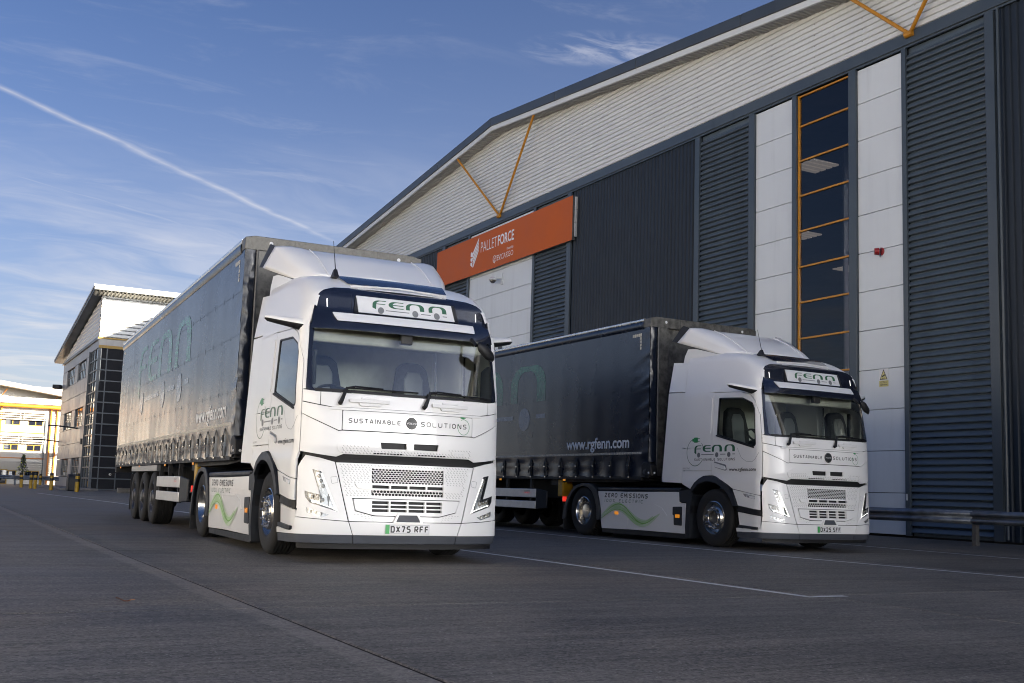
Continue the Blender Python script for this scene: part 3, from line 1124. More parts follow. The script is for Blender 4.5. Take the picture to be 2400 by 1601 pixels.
        panel('bezel', f_(hl_c), 'dark_trim', hd, cab, off=-.006, thick=.008, holes=[f_([(1.050, .975), (.977, .961), (.803, .568), (1.07, .650), (1.110, .695), (1.122, .742), (.955, .692)])])
        X = lambda pl: [(sg * a, b) for a, b in pl]
        decal('light_guide', stroke(X([(.964, .952), (.795, .566), (1.06, .650)]), .017), 'drl', hd, cab, off=-.0025, grid=None)
        for cx_, cz_, rr in ((.990, .925, .022), (.965, .870, .022), (.940, .815, .022), (.945, .665, .024), (1.0, .68, .024), (1.055, .695, .024)):
            b_ = cab(sg * cx_, cz_, -.03)
            MB().lathe([(rr, .0), (rr * .9, .008), (rr * .5, -.012), (0, -.016)], b_, 'y', 14).build('lamp_bowl', 'chrome', hd)
        fg = panel('fog_lamp', f_(fog), 'lampbody', T, cab, off=-.025, thick=0)
        panel('lens', f_(fog), 'lens', fg, cab, off=-.002, thick=0)
        for k in range(3):
            b_ = cab(sg * (.95 + k * .055), .515 + k * .012, -.018)
            MB().lathe([(.018, .0), (.015, .006), (.0, -.008)], b_, 'y', 12).build('lamp_bowl', 'chrome', fg)
    sides('bumper_corner', [(1.240, .474), (.80, .446), (.662, .438), (.613, .298), (1.26, .298), (1.785, .288), (1.80, .345), (1.76, .352), (1.30, .330), (1.252, .36)], 'white', T)
    for sg in (-1, 1):
        MB().lathe([(.016, 0), (.013, .006), (.0, .004)], cab(sg * 1.215, .56, .0), 'y', 12).build('parking_sensor', 'dark_trim', T)
    # lower valance
    panel('valance', [(-.595, .205), (.595, .205), (.602, .292), (-.602, .292)], 'grey_trim', T, cab, off=-.008, thick=.03)
    sides('valance', [(.603, .205), (1.30, .205), (1.66, .200), (1.785, .195), (1.785, .280), (1.28, .292), (.61, .292)], 'grey_trim', T, off=-.008, thick=.03)
    panel('underlip', [(-1.25, .145), (1.25, .145), (1.25, .20), (-1.25, .20)], 'black', T, cab, off=-.035, thick=.05)
    # number plate (lettering is added for each truck)
    # --- step well
    sides('step_well', [(1.262, .342), (1.30, .335), (1.742, .356), (1.79, .608), (1.262, .552)], 'white', T, off=-.03, thick=.03)
    sides('step_tread', rnd([(1.315, .340), (1.735, .358), (1.748, .402), (1.315, .378)], .012), 'dark_trim', T, off=.006, thick=.06)
    sides('step_gap', [(1.25, .565), (1.795, .622), (1.748, .708), (1.25, .642)], 'black', T, off=-.012, thick=.05)  # black strip standing for the dark gap between door and step
    # --- doors
    win = rnd([(2.318, 2.532), (1.71, 2.502), (1.46, 2.405), (1.366, 2.30), (1.350, 1.70), (1.42, 1.665), (2.335, 1.885)], .03)
    dpoly = [(1.262, .890), (1.262, 1.10), (1.247, 1.18), (1.246, 1.74), (1.248, 2.2), (1.36, 2.42), (1.55, 2.545), (1.75, 2.595), (2.45, 2.627), (2.45, 1.215), (2.33, 1.186), (2.04, 1.065), (1.888, .985)]
    for sg in (-1, 1):
        f_ = (lambda pl: mir(pl)) if sg < 0 else (lambda pl: pl)
        X = lambda pl: [(sg * a, b) for a, b in pl]
        d = panel('door', f_(dpoly), 'white', T, cab, holes=[f_(win)], thick=.03)
        tag(panel('window', f_(win), 'sideglass', d, cab, off=-.012, thick=0))
        panel('window_seal', f_(win), 'black', d, cab, off=-.002, thick=.02, holes=[f_(rnd([(2.292, 2.512), (1.72, 2.483), (1.475, 2.388), (1.388, 2.292), (1.374, 1.718), (1.428, 1.694), (2.308, 1.906)], .03))])
        panel('sill_trim', X([(2.345, 1.872), (1.40, 1.652), (1.385, 1.672), (2.345, 1.895)][::(1 if sg > 0 else -1)]), 'black', d, cab, off=.012, thick=.012)
        hdl = panel('handle', f_(rnd([(2.393, 1.425), (2.110, 1.362), (2.085, 1.312), (2.10, 1.300), (2.36, 1.350)], .02)), 'white_trim', d, cab, off=.022, thick=.02)
        decal('handle_recess_shade', [rnd(X([(2.40, 1.446), (2.085, 1.385), (2.062, 1.30), (2.10, 1.286), (2.385, 1.345)]), .02)], 'grey_vinyl', d, cab, off=.0012, grid=None)  # flat grey patch painted as the shade of the handle recess
        decal('door_crease_shade', stroke(X([(1.80, 1.66), (1.70, 1.50), (1.58, 1.44), (1.44, 1.43), (1.37, 1.47), (1.30, 1.58)]), .005), 'grey_vinyl', d, cab, off=.0015, grid=.1)  # shade of the pressed crease drawn as a thin grey line
        dl = panel('lower_door', f_([(1.264, .882), (1.893, .975), (1.88, .95), (1.80, .80), (1.758, .716), (1.264, .655)]), 'white', T, cab, thick=.03)
        sm = panel('side_marker', f_(rnd([(1.352, .822), (1.575, .861), (1.632, .912), (1.352, .874)], .012)), 'lampbody', T, cab, off=.008, thick=.012)
        panel('lens', f_(rnd([(1.36, .828), (1.47, .846), (1.47, .88), (1.36, .866)], .006)), 'drl' if False else 'platew', sm, cab, off=.012, thick=.006)
        # pillar
        panel('pillar', f_([(1.195, 1.876), (1.238, 1.874), (1.240, 2.2), (1.353, 2.428), (1.545, 2.555), (1.75, 2.604), (2.45, 2.636), (2.45, 2.66), (1.62, 2.66), (1.19, 2.66)]), 'white', T, cab, thick=.02)
        panel('pillar_trim', f_([(1.078, 1.855), (1.188, 1.872), (1.184, 2.62), (1.118, 2.62), (1.138, 2.30), (1.120, 1.90)]), 'visor', T, cab, off=.004, thick=.02)
        # rear side panels of the cab
        panel('rear_side_panel', f_([(2.460, 2.632), (3.27, 2.672), (3.28, 1.688), (2.460, 1.688)]), 'white', T, cab)
        panel('storage_flap', f_([(2.460, 1.680), (3.28, 1.680), (3.275, 1.290), (2.460, 1.290)]), 'white', T, cab)
        panel('rear_quarter_panel', f_([(2.460, 1.280), (3.27, 1.280), (3.25, 1.055), (3.0, .962), (2.872, 1.086), (2.645, 1.206), (2.460, 1.212)]), 'white', T, cab)
        panel('side_swage', f_(rnd([(2.485, 2.552), (2.86, 2.568), (2.945, 2.482), (3.146, 2.185), (3.10, 2.085), (2.485, 1.908)], .06, 6)), 'white', T, cab, off=.009, thick=.010)
        # wheel arch flare
        a_o = [(3.02, .93), (2.875, 1.078), (2.76, 1.150), (2.643, 1.197), (2.48, 1.204), (2.325, 1.174), (2.16, 1.118), (2.03, 1.054), (1.866, .889), (1.762, .712)]
        a_i = [(1.862, .700), (1.934, .828), (2.0, .90), (2.097, .976), (2.20, 1.03), (2.31, 1.075), (2.48, 1.105), (2.61, 1.100), (2.771, 1.058), (2.945, .93)]
        panel('wheel_arch', f_((a_o + a_i)[::-1]), 'dark_trim', T, cab, off=.030, thick=.12)
        # inner arch
        rows = []
        for a, b in [(1.80, .62)] + a_i + [(2.99, .80), (3.0, .55)]:
            rows.append([cab(sg * a, b, -.02), Vector((sg * .72, cab(sg * a, b).y, b))])
        MB().grid(rows).build('arch_liner', 'black', T)
        panel('mudguard_rear', f_([(3.0, .95), (3.10, .92), (3.14, .30), (3.15, .12), (3.03, .12), (3.03, .55), (2.95, .85)]), 'dark_trim', T, cab, off=.01, thick=.3)
        wheel_set(T, sg * 1.215, 1.43, sg, 'front')
        wheel_set(T, sg * 1.23, 5.50, sg, 'rear')
    # --- windscreen
    ws = rnd([(-1.075, 1.852), (0, 1.842), (1.075, 1.852), (1.122, 1.90), (1.140, 2.30), (1.120, 2.585), (0, 2.60), (-1.120, 2.585), (-1.140, 2.30), (-1.122, 1.90)], .03)
    panel('windscreen', ws, 'glass', T, cab, off=-.004, thick=0, grid=.08)
    panel('windscreen_band', [(-1.075, 1.850), (0, 1.838), (1.075, 1.850), (1.10, 1.885), (0, 1.868), (-1.10, 1.885)], 'black', T, cab, off=-.002, thick=0)
    # --- wipers
    for sg, px_, tip, b0, b1 in ((-1, (-.81, 1.725), (-.735, 1.902), -.745, .09), (1, (.154, 1.728), (.235, 1.910), .225, 1.03)):
        wp = MB().tube([cab(px_[0], px_[1], .02), cab(px_[0] + .005, px_[1] + .012, .05), cab(tip[0], tip[1], .035)], [.026, .024, .016], 8).build('wiper', 'black', T)
        MB().tube([cab(tip[0] - .005, tip[1] - .01, .035), cab(b0 + .1, 1.917, .030), cab((b0 + b1) / 2, 1.908, .028)], [.016, .012, .008], 6).build('wiper_arm', 'black', wp)
        MB().tube([cab(b0 + (b1 - b0) * k / 10, 1.897 - .004 * k / 10, .016) for k in range(11)], .009, 6).build('blade', 'black', wp)
    # --- header / sun visor band
    vis = [(-1.165, 2.562), (0, 2.562), (1.165, 2.562), (1.172, 2.78), (1.165, 2.95), (1.10, 3.03), (.98, 3.075), (.6, 3.108), (0, 3.118), (-.6, 3.108), (-.98, 3.075), (-1.10, 3.03), (-1.165, 2.95), (-1.172, 2.78)]
    V = panel('visor_band', vis, 'visor', T, upz, off=.006, thick=.05, grid=.05)
    panel('visor_strip', rnd([(-.865, 2.662), (.885, 2.662), (.915, 2.768), (-.925, 2.768), (-.90, 2.71)], .012), 'white', V, upz, off=.022, thick=.03)
    hb = panel('headboard', rnd([(-.595, 2.795), (.665, 2.795), (.650, 2.992), (-.650, 2.992)], .006), 'platew', V, upz, off=.030, thick=.04)
    for pl in ([(-.655, 2.785), (-.601, 2.785), (-.655, 2.99)], [(.672, 2.79), (.72, 2.79), (.70, 3.0), (.657, 2.99)]):
        panel('headboard_end', pl, 'black', V, upz, off=.026, thick=.03)
    for sg in (-1, 1):
        cl_ = panel('marker_recess', rnd([(sg * a, b) for a, b in ((.86, 2.815), (1.02, 2.80), (1.04, 2.935), (.88, 2.95))], .02), 'visor', V, upz, off=.0075, thick=.004)
        decal('light_guide', stroke([(sg * 1.015, 2.925), (sg * .99, 2.83)], .012), 'drl', V, upz, off=.011, grid=None)
        decal('visor_seam', stroke([(sg * .78, 3.075), (sg * .70, 2.99), (sg * .68, 2.80)], .006), 'black', V, upz, off=.0075, grid=.1)
    # --- roof: lofted shell behind the visor
    def zt(v):
        return lerp_tab([.36, .40, .50, .62, .89, 1.3, 2.27], [3.02, 3.05, 3.085, 3.155, 3.28, 3.355, 3.40], v)
    def sect(v):
        z = zt(v)
        k = lerp_tab([.36, .40, .44, .50, .60], [.915, .95, .972, .99, 1.0], v)
        half = [(1.20, 2.64), (1.192, 2.70), (1.165, 2.84), (1.135, z - .20), (1.105, z - .115), (1.05, z - .055), (.96, z - .022), (.82, z - .004), (.45, z + .012), (0, z + .018)]
        half = [(a * k, b) for a, b in half]
        vf = [0, 0, 0, 0, .395, .43, .47, .49, .50, .50]
        H = []
        for i_, (a, b) in enumerate(half):
            ve = max(v, vf[i_])
            H.append((a, ve, b + zt(ve) - z if i_ >= 4 else b))
        return [Vector((-a, y_, b)) for a, y_, b in H] + [Vector((a, y_, b)) for a, y_, b in reversed(H[:-1])]
    vs_ = [.362, .38, .40, .42, .44, .47, .50, .58, .68, .80, .95, 1.15, 1.4, 1.7, 2.0, 2.20, 2.255]
    rows = [sect(v) for v in vs_]
    roof = MB().grid(rows).build('roof', 'white', T, angle=50)
    # smoked roof hatch
    hatch = [[Vector((u, v, zt(v) + .018 - abs(u) ** 2 * .02 + .012)) for u in (-.62 + (.0), -.4, 0, .4, .62)] for v in (.60, .75, .90, 1.05)]
    hatch = [[p if abs(p.x) < .5 else Vector((p.x * (1 + (p.y - .6) * .35), p.y, p.z - .002)) for p in r_] for r_ in hatch]
    MB().grid(hatch).build('roof_hatch', 'visor', roof)
    MB().tube([(-.60, .555, 3.135), (0, .535, 3.155), (.60, .555, 3.135)], .012, 8).build('roof_rail', 'white_trim', roof)
    # --- antenna
    an = MB()
    an.prism([(-.12, 0), (.13, 0), (.10, .03), (.02, .10), (-.03, .105), (-.06, .04)], lambda a, b: (-.72 - (.035 - b * .15), .80 - a * -.8, zt(.8) + .012 + b), lambda a, b: (-.72 + (.035 - b * .15), .80 - a * -.8, zt(.8) + .012 + b))
    an = an.build('antenna', 'black', T, bevel=.008)
    MB().tube([(-.72, .79, zt(.8) + .10), (-.735, .88, zt(.8) + .47)], [.006, .003], 6).build('mast', 'black', an)
    # --- camera arms (mirror replacement)
    for sg in (-1, 1):
        rows = []
        for t_, hw, hh in ((0, .085, .065), (.12, .08, .062), (.35, .06, .05), (.7, .05, .042), (.93, .045, .034), (1.0, .02, .012)):
            c_ = Vector((sg * (1.165 + .385 * t_), .47 + .20 * t_, 2.615 + .075 * t_))
            ring = []
            for q in range(12):
                a = 2 * PI * q / 12
                ring.append(c_ + Vector((-sg * .5 * hw * math.cos(a) * .3, hw * math.cos(a), hh * math.sin(a))))
            rows.append(ring + [ring[0]])
        arm = MB().grid(rows).build('camera_arm', 'white', T, angle=60)
        low = MB()
        rows2 = []
        for r_ in rows:
            rows2.append([p + Vector((0, -.004, -.010)) for p in r_[6:13]])
        low.grid(rows2).build('camera_housing', 'black', arm, angle=60)
    # kerb-view mirror under the header
    km = MB()
    rows = []
    for t_, rr in ((0, .02), (.1, .06), (.5, .085), (.9, .06), (1, .02)):
        c_ = Vector((.80 + .24 * t_, .02 + .05 * t_, 2.50 - .13 * t_))
        ring = [c_ + Vector((0, rr * .55 * math.cos(2 * PI * q / 12), rr * math.sin(2 * PI * q / 12))) for q in range(12)]
        rows.append(ring + [ring[0]])
    km.grid(rows)
    km.tube([(.80, .06, 2.50), (.78, .16, 2.585)], .02, 8)
    km.build('kerb_mirror', 'black', T, angle=60)
    # --- spoiler
    C = [[(0, 1.15, 3.372), (.68, 1.18, 3.345), (.88, 1.27, 3.322), (.955, 1.36, 3.285)],
         [(0, 1.40, 3.53), (.69, 1.43, 3.51), (.985, 1.55, 3.475), (1.05, 1.68, 3.37)],
         [(0, 1.70, 3.70), (.70, 1.73, 3.685), (1.06, 1.90, 3.66), (1.12, 2.04, 3.475)],
         [(0, 2.05, 3.825), (.70, 2.07, 3.825), (1.10, 2.27, 3.865), (1.185, 2.52, 3.615)]]
    def cr(p0, p1, p2, p3, t_):
        return [0.5 * ((2 * b) + (-a + c) * t_ + (2 * a - 5 * b + 4 * c - d_) * t_ * t_ + (-a + 3 * b - 3 * c + d_) * t_ ** 3) for a, b, c, d_ in zip(p0, p1, p2, p3)]
    def smooth_rows(Cm, n):
        out = []
        for i in range(len(Cm) - 1):
            for j in range(n):
                out.append([Vector(cr(Cm[max(i - 1, 0)][k], Cm[i][k], Cm[i + 1][k], Cm[min(i + 2, len(Cm) - 1)][k], j / n)) for k in range(len(Cm[0]))])
        out.append([Vector(p) for p in Cm[-1]])
        return out
    rws = smooth_rows(C, 5)
    full = []
    for r_ in rws:
        rr = []
        for i in range(3):
            n_ = 4
            for j in range(n_):
                a = j / n_
                p_ = r_[i].lerp(r_[i + 1], a)
                if i == 1:
                    p_ = p_ + Vector((.02, -.02, .02)) * math.sin(PI * a)
                rr.append(p_)
        rr.append(r_[3])
        full.append([Vector((-p.x, p.y, p.z)) for p in reversed(rr[1:])] + rr)
    sp = MB().grid(full).build('roof_spoiler', 'white', T, angle=55)
    so = sp.modifiers.new('thickness', 'SOLIDIFY')
    so.thickness = .03
    so.offset = -1
    for sg in (-1, 1):
        ln = [r_[1] + Vector((0, -.004, .006)) for r_ in rws]
        MB().tube([Vector((sg * p.x, p.y, p.z)) for p in ln], .009, 6).build('spoiler_crease', 'white', sp)
        a, b, c_, d_ = [Vector((sg * x, y, z)) for x, y, z in ((1.10, 2.275, 3.868), (1.185, 2.525, 3.618), (1.20, 2.66, 3.645), (1.12, 2.44, 3.925))]
        MB().prism([(0, 0), (1, 0), (1, 1), (0, 1)], lambda p_, q_: (a.lerp(b, p_)).lerp(d_.lerp(c_, p_), q_), lambda p_, q_: (a.lerp(b, p_)).lerp(d_.lerp(c_, p_), q_) + Vector((-sg * .02, 0, 0))).build('edge_rubber', 'black', sp)
        # white fin below the spoiler cheek
        pts = [(2.10, 3.20), (2.46, 3.22), (2.42, 3.36), (2.33, 3.485), (2.12, 3.47), (1.75, 3.38), (1.45, 3.30), (1.75, 3.27), (2.0, 3.24)]
        MB().prism(pts, lambda v, z: (sg * (1.06 + (v - 1.5) * .03), v, z), lambda v, z: (sg * (1.03 + (v - 1.5) * .03), v, z)).build('roof_fin', 'white', T, bevel=.006)
    # --- side deflectors behind the cab
    for sg in (-1, 1):
        for nm, pts in (('side_deflector', [(2.27, 2.685), (2.275, 1.068), (2.83, 1.082), (2.84, 1.16), (2.745, 2.70)]), ('upper_side_deflector', [(2.265, 2.694), (2.742, 2.712), (2.705, 3.262), (2.285, 3.228)])):
            def fa(v, z, sg=sg):
                return (sg * (lerp_tab([1.0, 1.9, 2.6, 3.2], [1.238, 1.234, 1.198, 1.105], z) + (v - 2.27) * .02), v, z)
            def fb(v, z, sg=sg):
                q_ = Vector(fa(v, z))
                return q_ + Vector((-sg * .035, 0, 0))
            MB().prism(pts, fa, fb).build(nm, 'white', T, bevel=.008)
        pts = [(2.74, 3.25), (2.712, 3.25), (2.750, 2.70), (2.835, 1.10), (2.885, 1.10), (2.80, 2.70)]
        MB().prism(pts, lambda v, z: (sg * (lerp_tab([1.0, 1.9, 2.6, 3.2], [1.238, 1.234, 1.198, 1.105], z) - .0), v, z), lambda v, z: (sg * (lerp_tab([1.0, 1.9, 2.6, 3.2], [1.238, 1.234, 1.198, 1.105], z) - .025), v, z)).build('deflector_rubber', 'black', T)
    # cab rear wall
    MB().prism([(-1.17, 1.15), (1.17, 1.15), (1.17, 2.7), (1.08, 3.18), (-1.08, 3.18), (-1.17, 2.7)], lambda u, z: (u, 2.24, z), lambda u, z: (u, 2.26, z)).build('cab_rear_wall', 'white', T)
    # --- side skirts
    for sg in (-1, 1):
        def sk(a, z, off=0.0, sg=sg):       # a runs with s: increasing along +s like the cab map
            v = -a if sg < 0 else a
            inset = max(0, min(1, (.50 - z) / .03)) * 0.0
            return Vector((sg * (1.232 + off), v, z))
        f_ = (lambda pl: [(-a, b) for a, b in pl]) if sg < 0 else (lambda pl: pl)
        for nm, pts in (('side_skirt', [(2.16, .185), (3.905, .185), (3.905, .892), (2.345, .910), (2.325, .722), (2.16, .712)]), ('side_skirt', [(3.915, .185), (4.80, .170), (4.90, .60), (4.955, .892), (3.915, .892)])):
            skp = panel(nm, f_(pts), 'white', T, sk, thick=.03, grid=None, bevel=.006)
        panel('skirt_top', f_([(2.33, .915), (4.955, .897), (4.99, .965), (2.30, .985)]), 'dark_trim', T, sk, off=.004, thick=.30, grid=None, bevel=.02)
        panel('skirt_swage', f_([(2.69, .49), (2.85, .62), (3.05, .672), (4.70, .640), (4.70, .628), (3.07, .660), (2.87, .61), (2.70, .478)]), 'white', T, sk, off=.006, thick=.007, grid=None)
        panel('skirt_sill', f_([(2.16, .095), (4.78, .095), (4.80, .165), (2.16, .18)]), 'black', T, sk, off=-.01, thick=.2, grid=None)
        st_ = panel('step_cutout', f_(rnd([(2.255, .320), (2.475, .325), (2.485, .50), (2.515, .505), (2.515, .645), (2.255, .655)], .02)), 'dark_trim', T, sk, off=.012, thick=.02, grid=None)
        panel('amber_marker', f_([(2.31, .455), (2.425, .455), (2.425, .515), (2.31, .515)]), 'amber', st_, sk, off=.022, thick=.012, grid=None)
        am = panel('amber_marker', f_([(4.235, .452), (4.345, .452), (4.345, .512), (4.235, .512)]), 'amber', T, sk, off=.014, thick=.014, grid=None)
        panel('charge_flap', f_(rnd([(2.10, .735), (2.32, .735), (2.335, .925), (2.06, .96)], .02)), 'dark_trim', T, sk, off=.01, thick=.05, grid=None)
        # rear mudguard
        fo = [(6.26, .30), (6.18, .56), (6.08, .74), (5.92, .90), (5.72, 1.005), (5.50, 1.045), (5.28, 1.045), (5.12, 1.02), (4.985, .93), (4.90, .74), (4.83, .50), (4.83, .33)]
        fi = [(4.95, .33), (4.96, .55), (5.03, .74), (5.14, .88), (5.30, .965), (5.50, .985), (5.70, .945), (5.86, .855), (5.99, .72), (6.08, .55), (6.14, .30)]
        MB().prism(fo + fi, lambda v, z: (sg * 1.262, v, z), lambda v, z: (sg * 1.222, v, z)).build('rear_mudguard', 'dark_trim', T, bevel=.01)
        rows = [[Vector((sg * 1.24, v, z)), Vector((sg * .58, v, z))] for v, z in fo]
        MB().grid(rows).build('mudguard_top', 'dark_trim', T)
        box('mud_flap', (sg * .60, 6.20, .09), (sg * 1.25, 6.215, .62), 'black', T)
        MB().box((sg * 1.18, 6.215, .66), (sg * 1.26, 6.25, .76)).build('tail_lamp', 'redlamp', T)
    # --- chassis
    ch = MB()
    for sg in (-1, 1):
        ch.box((sg * .38, .4, .62), (sg * .46, 6.45, .92))
    for v in (2.9, 3.8, 4.6, 5.9, 6.4):
        ch.box((-.42, v, .66), (.42, v + .1, .88))
    ch.box((-1.15, 2.2, .30), (1.15, 4.75, .86))
    ch.box((-1.1, .35, .28), (1.1, .60, .60))
    ch.box((-.95, 1.36, .40), (.95, 1.50, .56))
    ch.box((-.9, 5.42, .36), (.9, 5.58, .62))
    ch.build('chassis', 'chassis', T)
    MB().prism([(-.45, 4.65), (.45, 4.65), (.52, 5.1), (.40, 5.75), (.12, 5.80), (0, 5.4), (-.12, 5.80), (-.40, 5.75), (-.52, 5.1)], lambda u, v: (u, v, .98 + (5.2 - v) * .02), lambda u, v: (u, v, 1.06 + (5.2 - v) * .02)).build('fifth_wheel', 'tail', T)
    cb = MB()
    for k, x in enumerate((-.25, -.1, .1, .25)):
        cb.tube([(x, 2.3, 1.35), (x * 1.2, 2.6, 1.08), (x, 2.9, 1.25 + .02 * k), (x * .8, 3.15, 1.55)], .018, 6)
    cb.build('air_line', 'redlamp' if False else 'chassis', T)
    # --- cabin interior
    it = MB().box((-1.15, .55, 1.10), (1.15, 2.22, 1.16)).build('cabin_floor', 'seat', T)
    MB().box((-1.10, 2.16, 1.16), (1.10, 2.20, 2.66)).build('cabin_rear_trim', 'trimgrey', T)
    MB().box((-1.10, .60, 2.64), (1.10, 2.16, 2.66)).build('headlining', 'cream', T)
    MB().box((-1.05, 1.55, 1.16), (1.05, 2.14, 1.62)).build('bunk', 'trimgrey', T, bevel=.05)
    MB().box((-1.05, .46, 2.44), (1.05, .62, 2.66)).build('overhead_locker', 'cream', T, bevel=.03)
    dash = MB()
    dash.prism([(.16, 1.72), (.30, 1.80), (.60, 1.80), (.74, 1.70), (.72, 1.20), (.16, 1.20)], lambda v, z: (-1.02, v + .16, z), lambda v, z: (1.02, v + .16, z))
    dash.build('dashboard', 'seat', T, bevel=.03)
    for u in (-.60, .60):
        s_ = MB().box((u - .26, 1.05, 1.50), (u + .26, 1.55, 1.64)).build('seat', 'seat', T, bevel=.05)
        pts = [(-.25, 1.60), (.25, 1.60), (.26, 2.0), (.20, 2.34), (.11, 2.42), (-.11, 2.42), (-.20, 2.34), (-.26, 2.0)]
        MB().prism(pts, lambda a, z: (u + a, 1.46 + (z - 1.6) * .14, z), lambda a, z: (u + a, 1.60 + (z - 1.6) * .14, z)).build('backrest', 'seat', s_, bevel=.04)
        MB().prism([(-.13, 1.66), (.13, 1.66), (.13, 2.2), (.08, 2.3), (-.08, 2.3), (-.13, 2.2)], lambda a, z: (u + a, 1.44 + (z - 1.6) * .14, z), lambda a, z: (u + a, 1.47 + (z - 1.6) * .14, z)).build('seat_insert', 'grey_vinyl', s_, bevel=.02)
    stw = MB()
    cs_ = Vector((-.60, .98, 1.88))
    ax = Vector((0, -.62, .78)).normalized()
    a_ = Vector((1, 0, 0))
    b_ = ax.cross(a_)
    stw.tube([cs_ + a_ * .22 * math.cos(2 * PI * k / 24) + b_ * .22 * math.sin(2 * PI * k / 24) for k in range(25)], .017, 8)
    for t_ in (0, 120, 240):
        stw.tube([cs_, cs_ + a_ * .22 * math.cos(R(t_ - 30)) + b_ * .22 * math.sin(R(t_ - 30))], .018, 6)
    stw.tube([cs_, cs_ - ax * .35], .04, 8)
    stw.build('steering_wheel', 'seat', T)
    for sg in (-1, 1):
        MB().box((sg * 1.00 - .02, .46, 1.95), (sg * 1.00 + .02, .52, 2.35)).build('camera_monitor', 'black', T, bevel=.01)
    box('dash_camera', (-.07, .22, 2.46), (.07, .30, 2.58), 'black', T, bevel=.01)
    for sg in (-1, 1):
        MB().prism([(.50, 1.2), (2.1, 1.2), (2.1, 1.75), (.5, 1.60)], lambda v, z: (sg * 1.17, v, z), lambda v, z: (sg * 1.15, v, z)).build('door_trim', 'cream', T)
    # --- liveries on the near side
    fenn(T, cab, -2.928, 1.610, 1.0, .115 / .108, 'green', 'grey_vinyl', grid=.15)
    word('lettering', 'SUSTAINABLE SOLUTIONS', -2.93, -1.853, 1.457, 1.500, .0075, 'ink', T, cab, gap=.40, r=.22, iw=.2, space=.7)
    decal('plug_cable', stroke(arc(-2.905, 1.605, .232, .235, 112, 322, 30), .010), 'green', T, cab, grid=None)
    decal('plug_cable', stroke(arc(-2.905, 1.605, .232, .235, 5, 42, 8), .010), 'green', T, cab, grid=None)
    decal('plug_emblem', [rnd([(-2.945, 1.775), (-2.835, 1.775), (-2.835, 1.865), (-2.945, 1.865)], .02), [(-2.84, 1.838), (-2.785, 1.838), (-2.785, 1.850), (-2.84, 1.850)], [(-2.84, 1.792), (-2.785, 1.792), (-2.785, 1.804), (-2.84, 1.804)],
                          [(-2.99, 1.80), (-2.94, 1.79), (-2.94, 1.85), (-2.99, 1.84)]], 'plug', T, cab, grid=None)
    text('web_lettering', 'www.rgfenn.com', -2.004, -1.350, 1.262, 1.338, 'ink', T, cab, bold=.02)
    text('flap_lettering', 'ELECTRIC', -3.25, -3.05, 1.318, 1.340, 'grey_vinyl', T, cab)
    def sk(a, z, off=0.0):
        return Vector((-(1.232 + off), -a, z))
    word('lettering', 'ZERO EMISSIONS', -4.715, -3.285, .775, .862, .016, 'ink', T, sk, gap=.36, r=.22, iw=.2, shear=.12, space=.6)
    word('lettering', '100% ELECTRIC', -4.712, -3.44, .683, .745, .009, 'green', T, sk, gap=.75, r=.2, iw=.25, shear=.15, space=.9)
    # green ribbon
    def rib(x0, x1, c0, c1, t0, t1, ph, amp, n=30):
        A_, B_ = [], []
        for i in range(n + 1):
            t = i / n
            x = x0 + (x1 - x0) * t
            y = c0 + (c1 - c0) * t + amp * math.sin(2 * PI * t * 1.08 + ph)
            th_ = (t0 + (t1 - t0) * t) * math.sin(PI * min(1, max(.02, t * .98 + .01))) ** .6
            A_.append((x, y - th_ / 2))
            B_.append((x, y + th_ / 2))
        return A_ + B_[::-1]
    wv = decal('ribbon_emblem', [rib(-4.80, -2.90, .455, .47, .20, .15, -.25, .15)], 'wave3', T, sk, off=.0075, grid=None)
    decal('ribbon_band', [rib(-4.80, -3.02, .44, .47, .075, .075, -.55, .13)], 'wave2', wv, sk, off=.0085, grid=None)
    decal('ribbon_band', [rib(-4.72, -3.10, .50, .42, .07, .05, -.20, .145)], 'wave2', wv, sk, off=.0092, grid=None)
    decal('ribbon_band', [rib(-4.65, -3.00, .53, .44, .024, .02, -.30, .15)], 'wave1', wv, sk, off=.010, grid=None)
    decal('ribbon_band', [rib(-4.80, -3.05, .43, .44, .010, .012, -.60, .12)], 'wave1', wv, sk, off=.0105, grid=None)
    fenn(hb, upz, -.43, 2.878, .93, .082 / .108, 'green', 'grey_vinyl', off=.0335, grid=None)
    return T


def number_plate(T, txt):
    pl = panel('number_plate', rnd([(-.257, .314), (.260, .314), (.260, .420), (-.257, .420)], .006), 'platew', T, cab, off=.014, thick=.014)
    decal('plate_band', [[(-.254, .317), (-.207, .317), (-.207, .417), (-.254, .417)]], 'green_plate', pl, cab, off=.0165, grid=None)
    for c, ps in glyphs(txt, -.195, .250, .330, .404, .0148, gap=.26, r=.18, space=.35):
        decal('plate_character', ps, 'ink', pl, cab, off=.0168, grid=None)
    decal('plate_rim', stroke([(-.249, .3205), (.2535, .3205), (.2535, .4135), (-.249, .4135)], .0022, True), 'grey_vinyl', pl, cab, off=.0170, grid=None)


# ------------------------------------------------------------------ curtain-sided trailer
T0, T1 = 3.22, 16.65          # front and rear, measured from the tractor's bumper
ZB, ZT = 1.175, 4.165


